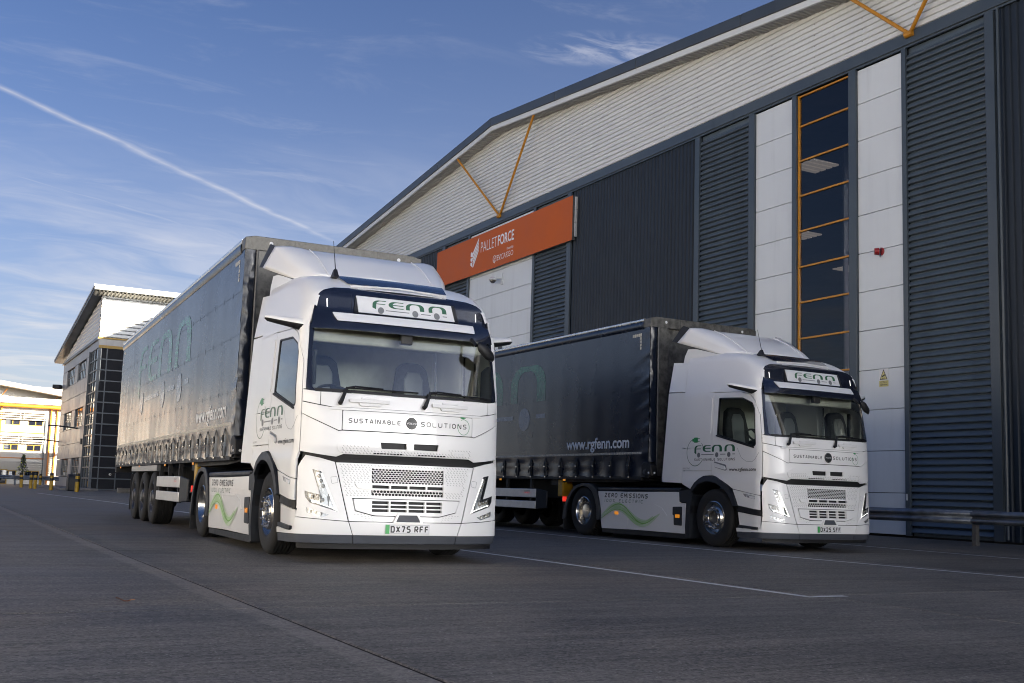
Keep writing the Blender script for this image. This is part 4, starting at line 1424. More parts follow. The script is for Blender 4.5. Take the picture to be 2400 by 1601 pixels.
def curtain_out(v, z):
    """how far the curtain stands out from its plane"""
    d = .0008 * math.cos(2 * PI * (v - 3.84) / .622) + .0002 * math.cos(2 * PI * v / .155)
    d += .0014 * noise.noise(Vector((v * .35, z * .9, 3.1)))
    fr = max(0, 1 - (v - 3.25) / .55)
    d += fr * .016 * noise.noise(Vector((v * 1.3, z * 7.5 + v * 2.0, 1.7)))
    rr = max(0, 1 - (16.6 - v) / .5)
    d += rr * .010 * noise.noise(Vector((v * 1.3, z * 7.5, 5.7)))
    if z < 1.60:
        k = min(1, (1.60 - z) / .12)
        d += k * (.007 * noise.noise(Vector((v * 2.6, z * 4.5, 9.0))) + .008 * math.sin(2 * PI * (v - 3.84) / .622) * min(1, (1.60 - z) / .35)
                  + .008 * noise.noise(Vector((v * .9, z * 9.0, 2.0))) - .012)
    return d


def trmap(a, z, off=0.0):
    v = -a
    return Vector((-(1.272 + off + curtain_out(v, z)), v, z))


def build_trailer():
    T = empty('curtain_trailer')
    # near-side curtain
    rows = []
    zs = [1.17, 1.19, 1.22, 1.26, 1.30, 1.34, 1.38, 1.42, 1.46, 1.50, 1.54, 1.57, 1.60, 1.64, 1.70] + [1.755 + .05 * k for k in range(45)]
    zs = [z for z in zs if z < 4.0] + [4.0]
    vs = []
    v = 3.235
    while v < 16.6:
        vs.append(v)
        v += .035 if v < 4.1 or v > 16.1 else .0622
    vs.append(16.6)
    for z in zs:
        r = []
        for v in vs:
            # the front lower corner is cut back like a hem
            vv = v
            if v < 3.6 and z < 1.5:
                vv = max(v, 3.235 + (1.5 - z) * .35)
            r.append(trmap(-vv, z))
        rows.append(r)
    cu = MB().grid(rows).build('curtain', 'curtain', T, angle=80)
    MB().grid([[Vector((1.272, v, z)) for v in (3.235, 16.6)] for z in (1.17, 4.0)]).build('curtain', 'curtain', T)
    # prints
    fenn(cu, trmap, -13.38, 2.815, 5.925, .82 / .108, 'curt_green', 'curt_grey', off=.0035, grid=.16)
    text('web_lettering', 'www.rgfenn.com', -6.12, -3.85, 1.655, 1.950, 'curt_white', cu, trmap, off=.004, bold=.024, grid=.16)
    polys = []
    v = 3.44
    while v < 16.45:
        polys.append([(-v - .048, 1.600), (-v, 1.600), (-v, 1.642), (-v - .048, 1.642)])
        v += .055
    decal('reflective_tape', polys, 'reflect', cu, trmap, off=.003, grid=None)
    for zz in (2.06, 2.82, 3.42):
        decal('curtain_seam', [[(-16.5, zz), (-3.3, zz), (-3.3, zz + .012), (-16.5, zz + .012)]], 'curtain', cu, trmap, off=.0022, grid=.31)
        for v_ in [3.85 + .622 * k for k in range(21)]:
            decal('seam_tab', [[(-v_ - .03, zz - .025), (-v_ + .03, zz - .025), (-v_ + .03, zz + .035), (-v_ - .03, zz + .035)]], 'curtain', cu, trmap, off=.0032, grid=None)
    for flip in (0, 1):
        P = []
        for k in range(5):
            P.append((3.50 + k * .062, 3.83, .052, .06))
        for k in range(1, 5):
            P.append((3.50, 3.83 - k * .062, .052, .05))
        pl = []
        for a, b, ww, hh in P:
            vv = a if not flip else 16.35 - (a - 3.5)
            pl.append([(-vv - ww, b), (-vv, b), (-vv, b + hh), (-vv - ww, b + hh)])
        decal('reflective_corner', pl, 'reflect', cu, trmap, off=.003, grid=None)
    # straps with buckles
    sm = None
    for k in range(21):
        v = 3.85 + k * .622
        st = MB()
        x0 = -(1.272 + curtain_out(v, 1.5) + .006)
        lean = random.uniform(-.02, .02)
        st.grid([[Vector((x0 - d, v - w_ / 2 + lean * (1.55 - z), z)), Vector((x0 - d, v + w_ / 2 + lean * (1.55 - z), z))] for z, d, w_ in ((1.57, .0, .07), (1.50, .012, .07), (1.42, .02, .07), (1.36, .018, .06), (1.28, .015, .06), (1.19, .012, .06), (1.155, -.02, .06))])
        so = st.build('strap', 'strap', T)
        ta = MB()
        y = v + random.uniform(-.03, .05)
        ta.grid([[Vector((x0 - .03, v - .02, 1.37)), Vector((x0 - .03, v + .02, 1.37))], [Vector((x0 - .045, y - .022, 1.31)), Vector((x0 - .045, y + .022, 1.31))], [Vector((x0 - .03, y + .02, 1.25)), Vector((x0 - .03, y + .06, 1.25))], [Vector((x0 - .02, v, 1.32)), Vector((x0 - .02, v + .04, 1.32))]])
        ta.build('strap_tail', 'strap', so)
        MB().box((x0 - .036, v - .028, 1.375), (x0 - .012, v + .028, 1.475)).build('buckle', 'black', so, bevel=.006)
        MB().box((x0 - .040, v - .024, 1.372), (x0 - .016, v + .024, 1.400)).build('buckle_bar', 'chrome', so, bevel=.004)
        MB().box((x0 - .022, v - .018, 1.150), (x0 - .006, v + .018, 1.185)).build('hook', 'chrome', so, bevel=.004)
    # top rail and pelmet
    for sg in (-1, 1):
        MB().prism([(1.20, 4.10), (1.282, 4.105), (1.290, 4.125), (1.286, 4.155), (1.262, 4.168), (1.20, 4.168)], lambda u, z: (sg * u, T0 + .2, z), lambda u, z: (sg * u, T1, z)).build('top_rail', 'alu', T)
        rows = [[Vector((sg * u, v, z)) for v in [3.43 + .4 * k for k in range(33)] + [16.6]] for u, z in ((1.277, 4.108), (1.294, 4.08), (1.298, 4.04), (1.292, 3.995), (1.276, 3.965))]
        MB().grid(rows).build('pelmet', 'curtain', T)
    box('roof_sheet', (-1.21, T0 + .1, 4.150), (1.21, T1, 4.160), 'curt_white', T)
    # front header with its lamps
    hd = MB().prism([(-1.282, 3.99), (1.282, 3.99), (1.282, 4.155), (1.15, 4.185), (-1.15, 4.185), (-1.282, 4.155)], lambda u, z: (u, 3.20, z), lambda u, z: (u, 3.46, z)).build('front_header', 'galv', T, bevel=.006)
    for u in (-.93, .93):
        MB().lathe([(.028, 0), (.024, -.006), (0, -.008)], (u, 3.20, 4.10), 'y', 16).build('header_lamp', 'platew', hd)
    for u in (-.60, .60):
        box('header_joint', (u - .002, 3.1965, 3.992), (u + .002, 3.1985, 4.175), 'black', hd)
    # bulkhead
    box('bulkhead', (-1.10, 3.27, 1.2), (1.10, 3.31, 4.0), 'galv', T)
    for sg in (-1, 1):
        MB().prism([(.86, 3.20), (1.10, 3.20), (1.10, 3.27), (1.06, 3.30), (.86, 3.27)], lambda u, v: (sg * u, v, 1.20), lambda u, v: (sg * u, v, 3.99)).build('front_post', 'galv', T, bevel=.008)
        # wrinkled curtain end wrapped round the corner
        rows = []
        for j in range(70):
            z = 1.45 + j * (2.54 / 69)
            rr = []
            for i in range(8):
                t = i / 7
                u = 1.115 + .16 * t
                n_ = .010 * noise.noise(Vector((t * 1.5, z * 9, 4.0))) + .006 * noise.noise(Vector((t * 3, z * 23, 8.0)))
                rr.append(Vector((sg * u, 3.215 - .012 * math.sin(PI * t) + n_, z)))
            rows.append(rr)
        MB().grid(rows).build('curtain_end', 'curtain', T, angle=80)
        MB().tube([(sg * 1.112, 3.19, 1.25), (sg * 1.112, 3.19, 3.99)], .016, 8).build('tension_pole', 'tail', T)
        pts = [(3.02, 1.19), (3.34, 1.19), (3.34, 1.40), (3.26, 1.455), (3.14, 1.46), (3.05, 1.40)]
        br = MB().prism(pts, lambda v, z: (sg * 1.268, v + .12, z), lambda v, z: (sg * 1.12, v + .12, z)).build('corner_bracket', 'chassis', T, bevel=.015)
        MB().lathe([(.02, 0), (.018, -.01 * 1), (0, -.014)], (sg * 1.268, 3.22, 1.25), 'x', 12).build('corner_lamp', 'platew', br)
        MB().lathe([(.02, 0), (.018, -.01), (0, -.014)], (sg * 1.20, 3.138, 1.25), 'y', 12).build('corner_lamp', 'platew', br)
    # floor, rails
    box('floor_deck', (-1.24, T0 + .05, 1.155), (1.24, T1, 1.22), 'chassis', T)
    for sg in (-1, 1):
        box('side_rave', (sg * 1.20, T0 + .25, 1.125), (sg * 1.262, T1, 1.185), 'chassis', T)
        ch = MB().prism([(3.5, 1.02), (6.8, 1.02), (7.6, .72), (16.5, .72), (16.5, 1.12), (3.5, 1.12)], lambda v, z: (sg * .46, v, z), lambda v, z: (sg * .54, v, z)).build('chassis_beam', 'chassis', T)
        # landing leg
        lg = MB().box((sg * .62, 6.55, .32), (sg * .74, 6.67, 1.13)).build('landing_leg', 'tail', T)
        MB().box((sg * .58, 6.48, .26), (sg * .78, 6.74, .32)).build('foot', 'tail', lg)
        MB().box((sg * .90, 6.42, .76), (sg * 1.16, 6.62, 1.12)).build('yellow_locker', 'yellow', T, bevel=.02)
        # side guard
        sgd = MB().prism([(7.05, .50), (7.37, .47), (7.37, .91), (7.05, .86)], lambda v, z: (sg * (1.255 - (7.37 - v) * .25), v, z), lambda v, z: (sg * (1.215 - (7.37 - v) * .25), v, z)).build('side_guard', 'dark_trim', T, bevel=.012)
        for z0, z1 in ((.715, .905), (.475, .640)):
            pk = MB().box((sg * 1.235, 7.375, z0), (sg * 1.262, 9.86, z1)).build('guard_plank', 'plank', sgd, bevel=.01)
        if sg < 0:
            text('maker_lettering', 'SCHMITZ', -7.86, -7.62, .835, .868, 'ink', sgd, lambda a, z, off=0: Vector((-1.262 - off, -a, z)))
            text('maker_lettering', 'CARGOBULL', -7.86, -7.62, .808, .830, 'redlamp', sgd, lambda a, z, off=0: Vector((-1.262 - off, -a, z)))
        for v in (7.6, 8.7, 9.7):
            MB().box((sg * 1.17, v, .46), (sg * 1.234, v + .07, 1.12)).build('guard_post', 'chassis', sgd)
        box('mudguard_plate', (sg * 1.19, 9.95, 1.005), (sg * 1.255, 13.6, 1.115), 'tail', T)
        for k in range(6):
            box('plate_rib', (sg * 1.2565, 9.96, 1.012 + k * .017), (sg * 1.262, 13.59, 1.021 + k * .017), 'plank', T)
        for k in range(3):
            v = 10.47 + 1.31 * k
            wheel_set(T, sg * 1.255, v, sg, 'trailer', Ro=.50)
        box('mud_flap', (sg * .85, 13.70, .18), (sg * 1.25, 13.712, .95), 'black', T)
        for v in (6.2, 9.0, 12.4, 15.6):
            MB().box((sg * 1.255, v - .045, 1.085), (sg * 1.268, v + .045, 1.122)).build('amber_marker', 'amber', T, bevel=.004)
        MB().tube([(sg * 1.10, 16.7, 1.05), (sg * 1.32, 16.75, .95), (sg * 1.36, 16.76, .94)], .014, 6).build('rear_marker_arm', 'black', T)
        MB().lathe([(.03, -.03), (.03, .03), (0, .034)], (sg * 1.36, 16.76, .94), 'y', 12).build('rear_marker', 'platew', T)
    ax = MB()
    for k in range(3):
        ax.tube([(-1.0, 10.47 + 1.31 * k, .50), (1.0, 10.47 + 1.31 * k, .50)], .075, 10)
        for sg in (-1, 1):
            ax.lathe([(.17, -.18), (.17, .0), (.10, .03), (0, .03)], (sg * .80, 10.47 + 1.31 * k, .50), 'x', 16)
    ax.build('axle', 'chassis', T)
    # front plate over the coupling
    MB().prism([(3.35, 1.15), (3.35, 1.11), (4.1, 1.075), (6.4, 1.065), (6.6, 1.0), (6.9, 1.0), (6.9, 1.15)], lambda v, z: (-1.15, v, z), lambda v, z: (1.15, v, z)).build('coupling_plate', 'chassis', T)
    # rear doors and underrun bar
    for sg in (-1, 1):
        rd = box('rear_door', (sg * .01, T1 - .03, 1.2), (sg * 1.26, T1 + .02, 4.15), 'plank', T, bevel=.01)
    box('underrun_bar', (-1.2, 16.45, .50), (1.2, 16.57, .62), 'tail', T, bevel=.01)
    box('rear_sill', (-1.26, T1 - .2, 1.0), (1.26, T1 + .03, 1.17), 'chassis', T)
    for o in T.children:
        o.location.y -= 10
    return T


# ------------------------------------------------------------------ place both trucks
P1 = (-1.1179, 12.1875, .4551)
P2 = (5.2499, 17.9729, .5014)


def place(o, p, v=0.0):
    o.location = (p[0] - v * math.sin(p[2]), p[1] + v * math.cos(p[2]), 0)
    o.rotation_euler = (0, 0, p[2])


trac = build_tractor()
trac2 = copy_tree(trac)
number_plate(trac, 'DX75 RFF')
number_plate(trac2, 'DX25 SFF')
place(trac, P1)
place(trac2, P2)
tag(trac, 'white electric tractor unit nearer the camera, green-striped number plate DX75 RFF', 'truck', 'white tractor units parked side by side')
tag(trac2, 'white electric tractor unit nearer the warehouse wall, number plate DX25 SFF', 'truck', 'white tractor units parked side by side')
trl = build_trailer()
trl2 = copy_tree(trl)
place(trl, P1, 10)
place(trl2, P2, 10)
tag(trl, 'navy curtain-sided trailer behind the DX75 RFF tractor, its side mirroring the pale sky', 'trailer', 'navy curtain-sided trailers')
tag(trl2, 'dark navy curtain-sided trailer behind the DX25 SFF tractor, beside the warehouse', 'trailer', 'navy curtain-sided trailers')


# ------------------------------------------------------------------ ground
def ground_pt(e, m, z=0.0):
    return E_ * e + M_ * m + Vector((0, 0, z))


g = MB()
g.quad((-1800, -1200, -.03), (1800, -1200, -.03), (1800, 2500, -.03), (-1800, 2500, -.03))
ground = tag(g.build('ground', 'concrete', None, smooth=False), kind='structure')
# concrete bays with open joints between them
yb = [ground_pt(JOINT_E - 9 * 4.9, JOINT_M - 27, -.022), ground_pt(JOINT_E + 8 * 4.9, JOINT_M - 27, -.022), ground_pt(JOINT_E + 8 * 4.9, JOINT_M + 4 * 27, -.022), ground_pt(JOINT_E - 9 * 4.9, JOINT_M + 4 * 27, -.022)]
yard = MB().quad(*yb).build('yard_paving', 'joint', None, smooth=False)
tag(yard, kind='structure')
SL_L = 27.0
slab_me = None
for i in range(-9, 8):
    for j in range(-1, 4):
        e0 = JOINT_E + i * SLAB_W + .011
        e1 = JOINT_E + (i + 1) * SLAB_W - .011
        m0 = JOINT_M + j * SL_L + .005
        m1 = JOINT_M + (j + 1) * SL_L - .005
        if slab_me is None:
            hw, hl = (e1 - e0) / 2, (m1 - m0) / 2
            b = .008
            mb = MB()
            mb.v = [Vector(p) for p in ((-hw + b, -hl + b, 0), (hw - b, -hl + b, 0), (hw - b, hl - b, 0), (-hw + b, hl - b, 0), (-hw, -hl, -.006), (hw, -hl, -.006), (hw, hl, -.006), (-hw, hl, -.006), (-hw, -hl, -.021), (hw, -hl, -.021), (hw, hl, -.021), (-hw, hl, -.021))]
            mb.f = [(0, 1, 2, 3)] + [(a + o_, (a + 1) % 4 + o_, (a + 1) % 4 + o_ + 4, a + o_ + 4)[::-1] for o_ in (0, 4) for a in range(4)]
            slab_me = mb.mesh('slab')
            slab_me.materials.append(MT['concrete'])
            slab_me.materials.append(MT['joint'])
            for pz in slab_me.polygons[5:]:
                pz.material_index = 1
        o = bpy.data.objects.new('slab', slab_me)
        COL.objects.link(o)
        o.parent = yard
        o.location = ground_pt((e0 + e1) / 2, (m0 + m1) / 2)
        o.rotation_euler = (0, 0, ANG)


def marking(pts, wd=.10):
    pl = [(p[0], p[1]) for p in pts]
    bm = flat_mesh([(q, ()) for q in stroke(pl, wd)], None)
    for v in bm.verts:
        v.co.z = .004
    me = bpy.data.meshes.new('road_marking')
    bm.to_mesh(me)
    bm.free()
    return tag(link('road_marking', me, MT['line'], None, smooth=False), kind='structure')


marking([(-9.0, 30.2), (-.55, 15.02), (2.63, 9.42)], .095)
marking([(2.60, 9.475), (2.98, 9.66)], .085)
marking([(-3.8, 30.6), (3.49, 17.03), (6.10, 12.97), (9.5, 7.3)], .095)
marking([(2.0, 30.2), (6.61, 21.57), (8.31, 17.65), (12, 10.6)], .09)
marking([(-24.5, 57.0), (-13.91, 38.98), (-9.64, 31.2), (-7.4, 27.2)], .10)

# ------------------------------------------------------------------ warehouse
FO = Vector((10.0, 27.1, 0))
FS = -M_
FN = -E_
RID, RZ, RSL = -22.5, 17.25, .1


def fm(s, z, off=0.0):
    return FO + FS * s + FN * off + Vector((0, 0, z))


def roofz(s):
    return lerp_tab([-56, -22.5, 11, 44.5, 62], [13.9, 17.25, 13.9, 17.25, 15.5], s)


WH = empty('warehouse', fm(-22.5, 0))
WHI = -Vector(fm(-22.5, 0))


def W(o):
    """parent something built in world space to the warehouse"""
    o.parent = WH
    o.location = WHI
    return o


def fbox(name, s0, s1, z0, z1, o0, o1, m, parent=None, bevel=0.0):
    mb = MB()
    mb.prism([(s0, z0), (s1, z0), (s1, z1), (s0, z1)], lambda a, b: fm(a, b, o0), lambda a, b: fm(a, b, o1))
    ob = mb.build(name, m, None, bevel=bevel)
    if parent is None:
        return W(ob)
    ob.parent = parent
    return ob


# dark backing walls with the glazed strip left open
GZ0, GZ1, GS0, GS1 = .30, 12.53, -3.99, -1.98
bk = panel('wall', [(-56, 0), (46, 0), (46, 16.6), (44.5, 16.7), (11, 13.4), (-22.5, 16.75), (-56, 13.4)], 'dark', None, fm, holes=[[(GS0, GZ0), (GS1, GZ0), (GS1, GZ1), (GS0, GZ1)]], off=-.14, thick=0, grid=None)
W(bk)
for nm, s in (('end_wall', -56), ('end_wall', 46)):
    W(MB().quad(fm(s, 0, -.14), fm(s, 0, -60), fm(s, 13.6, -60), fm(s, 13.6, -.14)).build(nm, 'clad_d', None))
W(MB().quad(fm(-56, 0, -60), fm(46, 0, -60), fm(46, 17, -60), fm(-56, 17, -60)).build('back_wall', 'dark', None))
W(MB().quad(fm(-56, .02, -.2), fm(46, .02, -.2), fm(46, .02, -60), fm(-56, .02, -60)).build('hall_floor', 'dark', None))
# roof sheets
for a, b in ((-56, -22.5), (-22.5, 11), (11, 44.5), (44.5, 46)):
    mb = MB()
    mb.prism([(a, roofz(a)), (b, roofz(b)), (b, roofz(b) - .30), (a, roofz(a) - .30)], lambda s, z: fm(s, z, .60), lambda s, z: fm(s, z, -60))
    W(mb.build('roof_sheet', 'roofcap', None))
    mb = MB()
    ex = .0
    # rolled dark verge and white fascia below it
    for (z0, z1, o0, o1, m, nm) in ((-.36, .02, .60, .70, 'roofcap', 'verge_cap'), (-.56, -.365, .58, .66, 'clad_w', 'fascia')):
        n = 6
        for k in range(n):
            sa, sb = a + (b - a) * k / n + .006, a + (b - a) * (k + 1) / n - .006
            mb = MB()
            mb.prism([(sa, z0), (sb, z0), (sb, z1), (sa, z1)], lambda s, z: fm(s, roofz(s) + z, o0), lambda s, z: fm(s, roofz(s) + z, o1))
            W(mb.build(nm, m, None, bevel=.02 if nm == 'verge_cap' else .004))
    # ribbed soffit
    rows0, rows1 = [], []
    s = a
    k = 0
    while s < b:
        dz = (0, 0, .03, .03)[k % 4]
        z = roofz(s) - .535 + dz
        rows0.append(fm(s, z, .60))
        rows1.append(fm(s, z, -.02))
        s += (.07, .02, .09, .02)[k % 4]
        k += 1
    W(MB().grid([rows0, rows1]).build('soffit', 'soffit', None, angle=20))
# white gable cladding: trapezoidal courses
pitch = .1667
zc = 12.99
sheets = {}
mb = MB()
def s_lim(z):
    """extent of the first gable at height z under the soffit"""
    h = (RZ - .52 - z) / RSL
    return max(-56, RID - h), min(11, RID + h)
while zc < 16.72:
    prof = [(zc, .0), (zc + .024, .0), (zc + .040, .055), (zc + .145, .055), (zc + pitch, .0)]
    for (za, oa), (zb_, ob_) in zip(prof[:-1], prof[1:]):
        la, ra = s_lim(za)
        lb, rb = s_lim(zb_)
        if ra - la < .3:
            continue
        n = max(1, int((ra - la) / 11))
        for k in range(n):
            t0, t1 = k / n, (k + 1) / n
            mb.quad(fm(la + (ra - la) * t0, za, oa), fm(la + (ra - la) * t1, za, oa), fm(lb + (rb - lb) * t1, zb_, ob_), fm(lb + (rb - lb) * t0, zb_, ob_))
    zc += pitch
W(mb.build('gable_cladding', 'clad_w', None, smooth=False))
# fixing screws of the cladding, in rows
scr = MB()
for s in [RID - 33 + 1.8 * k for k in range(38)]:
    z = 12.99 + .01
    k = 0
    while z < roofz(s) - .75:
        if (k + int(s * 3)) % 2 == 0:
            scr.quad(fm(s - .02, z + .002, .004), fm(s + .02, z + .002, .004), fm(s + .02, z + .022, .004), fm(s - .02, z + .022, .004))
        z += pitch
        k += 1
W(tag(scr.build('cladding_screw', 'dark_trim', None, smooth=False), kind='stuff'))
# horizontal slate band and the vertical flashings
fbox('band_flashing', -56, 46, 12.66, 12.985, -.02, .085, 'flash', bevel=.01)
fbox('band_drip', -56, 46, 12.60, 12.657, -.02, .05, 'flash')
COLS = [(2.40, 2.66), (-.125, .02), (-1.965, -1.70), (-4.17, -4.0), (-6.07, -5.81), (-8.72, -8.48), (-16.78, -16.48), (-19.5, -19.32), (-25.68, -25.5), (-28.52, -28.22), (-36.5, -36.26), (-39.0, -38.8)]
for a, b in COLS:
    fbox('column_flashing', a, b, .05, 12.595, -.02, .07, 'flash', bevel=.01)
# louvred cladding bays
SLAT = {}
def louvre(s0, s1, z0=.12, z1=12.56):
    n = int((z1 - z0) / pitch)
    bay = fbox('louvre_bay', s0, s1, .05, 12.595, -.13, -.06, 'clad_d')
    key = round(s1 - s0, 3)
    if key not in SLAT:
        sm = MB()
        L = s1 - s0
        pr = [(.0, -.055), (.012, .030), (.030, .036), (.118, -.012), (.150, -.055)]
        sm.prism(pr, lambda z, o: FS * 0 + FN * o + Vector((0, 0, z)), lambda z, o: FS * L + FN * o + Vector((0, 0, z)))
        me = sm.mesh('louvre_slat')
        me.materials.append(MT['clad_d'])
        SLAT[key] = me
    for k in range(n):
        o = bpy.data.objects.new('louvre_slat', SLAT[key])
        COL.objects.link(o)
        o.parent = bay
        o.location = fm(s0, z0 + k * pitch)
    return bay
for a, b in ((.02, 2.40), (-8.48, -6.07), (-19.32, -16.78), (-28.22, -25.68)):
    louvre(a, b)
# vertically ribbed navy bays
def ribbed(s0, s1, p=.2, z1=12.62):
    lo, hi = [], []
    s = s0
    k = 0
    seq = ((.05, -.045), (.03, -.045), (.09, .0), (.03, .0))
    while s < s1:
        w_, o = seq[k % 4]
        lo.append(fm(s, .05, o))
        hi.append(fm(s, z1, o))
        s += w_
        k += 1
    lo.append(fm(s1, .05, 0))
    hi.append(fm(s1, z1, 0))
    return W(MB().grid([lo, hi]).build('ribbed_cladding', 'clad_n', None, smooth=False))
ribbed(-16.48, -8.72)
ribbed(2.66, 12.0)
ribbed(-36.26, -28.52)
ribbed(-56, -39.0)
fbox('wall_flashing', 12.0, 12.2, .05, 12.6, -.02, .06, 'flash')
fbox('near_wall', 12.2, 45.9, .05, 12.62, -.05, .02, 'clad_d')
fbox('upper_wall', 11.1, 45.9, 12.99, 13.3, -.05, .03, 'clad_w')
W(MB().quad(fm(11.1, 13.3, .03), fm(45.9, 13.3, .03), fm(45.9, 16.6, .03), fm(44.5, 16.7, .03)).build('upper_wall', 'clad_w', None))
# downpipe at the end bay
W(MB().tube([fm(2.80, .1, .10), fm(2.80, 12.6, .10)], .035, 10).build('downpipe', 'flash', None))
# flat white panels
def whites(s0, s1, joints):
    for a, b in zip(joints[:-1], joints[1:]):
        fbox('wall_panel', s0 + .004, s1 - .004, a + .007, b - .007, -.12, -.012, 'panel', bevel=.006)
    fbox('panel_backing', s0, s1, joints[0], joints[-1], -.135, -.10, 'black')
JN = [.06, 1.10, 2.165, 3.235, 4.285, 5.345, 6.395, 7.445, 8.49, 9.53, 10.57, 11.6, 12.57]
whites(-1.70, -.125, JN)
whites(-5.81, -4.17, [z - .06 if z > 1 else z for z in JN[:-1]] + [12.57])
whites(-25.50, -19.5, [.06] + [z - .06 for z in JN[1:-1]] + [12.57])
whites(-38.80, -36.5, JN)
# glazed strip
MZ = [GZ0, 1.25, 2.29, 3.33, 4.37, 5.40, 6.44, 7.47, 8.52, 9.56, 10.60, 11.63, 12.53]
for a, b in zip(MZ[:-1], MZ[1:]):
    p = panel('glass_pane', [(GS0 + .04, a), (GS1 - .04, a), (GS1 - .04, b), (GS0 + .04, b)], 'tglass', None, fm, off=-.05, thick=0, grid=None)
    W(p)
for z in MZ:
    fbox('transom', GS0 + .045, GS1 - .045, z - .026, z + .026, -.09, -.01, 'orange', bevel=.005)
for s in (GS0 + .022, GS1 - .022):
    fbox('mullion', s - .028, s + .028, GZ0 - .03, GZ1 + .03, -.09, -.003, 'orange', bevel=.005)
fbox('sill_panel', GS0, GS1, .05, GZ0 - .03, -.1, -.02, 'flash')
# lit fittings and pale rooflights inside the hall, seen through the glazed strip
for d in (6, 13, 20, 28):
    for s in (-1.5, -5.5, -9.5, -13.5, -17.5, -21.5):
        hm_ = MB()
        for q_ in range(4):
            hm_.prism([(s - .62 + q_ * .32, 0), (s - .40 + q_ * .32, 0), (s - .40 + q_ * .32, .06), (s - .62 + q_ * .32, .06)], lambda a, b: fm(a, 12.9 + b, -d + .6), lambda a, b: fm(a, 12.9 + b, -d - .6))
        W(hm_.build('hall_lamp', 'inlamp', None))
for s in (-10, -30):
    for d in (8, 16, 24):
        W(MB().box((-.08, -.08, 0), (.08, .08, 14)).build('hall_column', 'clad_w', None)).location = WHI + fm(s, 0, -d)
tag(WH, 'tall warehouse with white ribbed gable and dark slate louvred walls', 'warehouse')
# amber V struts under the verge
for c in (RID, RID + 22.7, RID - 22.7):
    vs = MB()
    b = fm(c, 12.90, .10)
    for d in ((-3.65, 3.65) if abs(c - RID) < 1 else (-1.87, 1.60)):
        vs.tube([b, fm(c + d, roofz(c + d) - .53, .55)], .052, 10)
    st = W(vs.build('verge_strut', 'orange', None))
    jb = MB().tube([fm(c - .12, 12.90, .12), fm(c + .12, 12.90, .12)], .085, 10).build('strut_joint', 'orange', None)
    jb.parent = st
# unseen tower added behind the near trailer to cast the office's diagonal shadow
tw_ = MB()
tw_.prism([(-73, 0), (-52, 0), (-52, 17.0), (-73, 17.0)], lambda s, z: fm(s, z, .2), lambda s, z: fm(s, z, -14))
W(tw_.build('shadow_tower', 'clad_d', None))

# ------------------------------------------------------------------ sign board
SG = empty('sign_board', fm(-22.5, 10.6, .1))
def S_(o):
    o.parent = SG
    o.location = -Vector(SG.location)
    return o
S_(panel('board', [(-28.80, 10.60), (-16.17, 10.60), (-16.17, 12.37), (-28.80, 12.37)], 'sign', None, fm, off=.20, thick=.012, grid=None))
S_(MB().prism([(-28.79, 10.605), (-16.175, 10.605), (-16.175, 12.365), (-28.79, 12.365)], lambda a, b: fm(a, b, .187), lambda a, b: fm(a, b, .05)).build('case', 'tail', None))
for z0, z1 in ((10.72, 11.26), (11.28, 11.80), (11.82, 12.30)):
    S_(MB().prism([(-16.10, z0), (-16.04, z0), (-16.04, z1), (-16.10, z1)], lambda a, b: fm(a, b, .05), lambda a, b: fm(a, b, .14)).build('edge_light', 'plank', None))
SM = lambda a, b, off=0.0: fm(a, b, .20 + off)
def SP(z, x, y):   # helper values measured on the board plane
    return (x, y)
# board lettering: local x grows to the right
bx0, bx1 = -25.75, -21.05
S_(text('lettering', 'PALLET', -24.03, -22.46, 11.52, 11.98, 'sign_w', None, SM, bold=-.012))
S_(text('lettering', 'FORCE', -22.38, -20.90, 11.52, 11.99, 'sign_w', None, SM, bold=.020))
S_(text('lettering', 'Powered by', -21.52, -20.93, 11.15, 11.31, 'sign_w', None, SM))
S_(text('lettering', 'EV', -22.43, -22.07, 10.87, 11.10, 'sign_w', None, SM, bold=.010))
S_(text('lettering', 'CARGO', -22.04, -20.93, 10.87, 11.10, 'sign_w', None, SM, bold=-.004))
sv = [(0, 0)]
for z in (10.87, 11.086):
    S_(decal('letter_serif', [[(x, z), (x + .09, z), (x + .09, z + .014), (x, z + .014)] for x in (-22.45, -22.28, -22.13, -21.84, -21.60, -21.50, -21.30)], 'sign_w', None, SM, grid=None))
# stacked-pallet emblem: a block with wing bars
ek = [[(-25.05, 11.10), (-24.86, 10.98), (-24.86, 11.18), (-24.93, 11.22), (-25.05, 11.20)], [(-25.05, 11.30), (-24.90, 11.24), (-24.84, 11.30), (-24.84, 11.42), (-25.05, 11.42)],
      [(-25.05, 11.50), (-24.82, 11.44), (-24.82, 11.62), (-24.95, 11.72), (-25.05, 11.66)]]
for k in range(4):
    a = -24.80 + .0 * k
    ek.append([(-24.84, 10.98 + k * .20), (-24.76, 10.96 + k * .20), (-24.26, 11.62 + k * .165), (-24.24, 11.76 + k * .165), (-24.80, 11.08 + k * .20)])
S_(decal('emblem', ek, 'sign_w', None, SM, grid=None))
glb = stroke(arc(-22.66, 10.98, .135, .15, 40, 330, 16), .03) + stroke([(-22.78, 10.90), (-22.60, 11.04), (-22.50, 11.12)], .025) + stroke([(-22.74, 10.84), (-22.56, 10.98), (-22.48, 11.07)], .02) + [[(-22.74, 10.87), (-22.66, 10.78), (-22.58, 10.87)]]
S_(decal('emblem', glb, 'sign_w', None, SM, grid=None))
tag(SG, 'long orange fascia sign with white PALLETFORCE lettering on the warehouse wall', 'sign')

# ------------------------------------------------------------------ small wall fittings
def rooted(name, loc):
    r_ = empty(name, loc)
    def add(o):
        o.parent = r_
        o.location = Vector(o.location) - Vector(loc)
        return o
    return r_, add


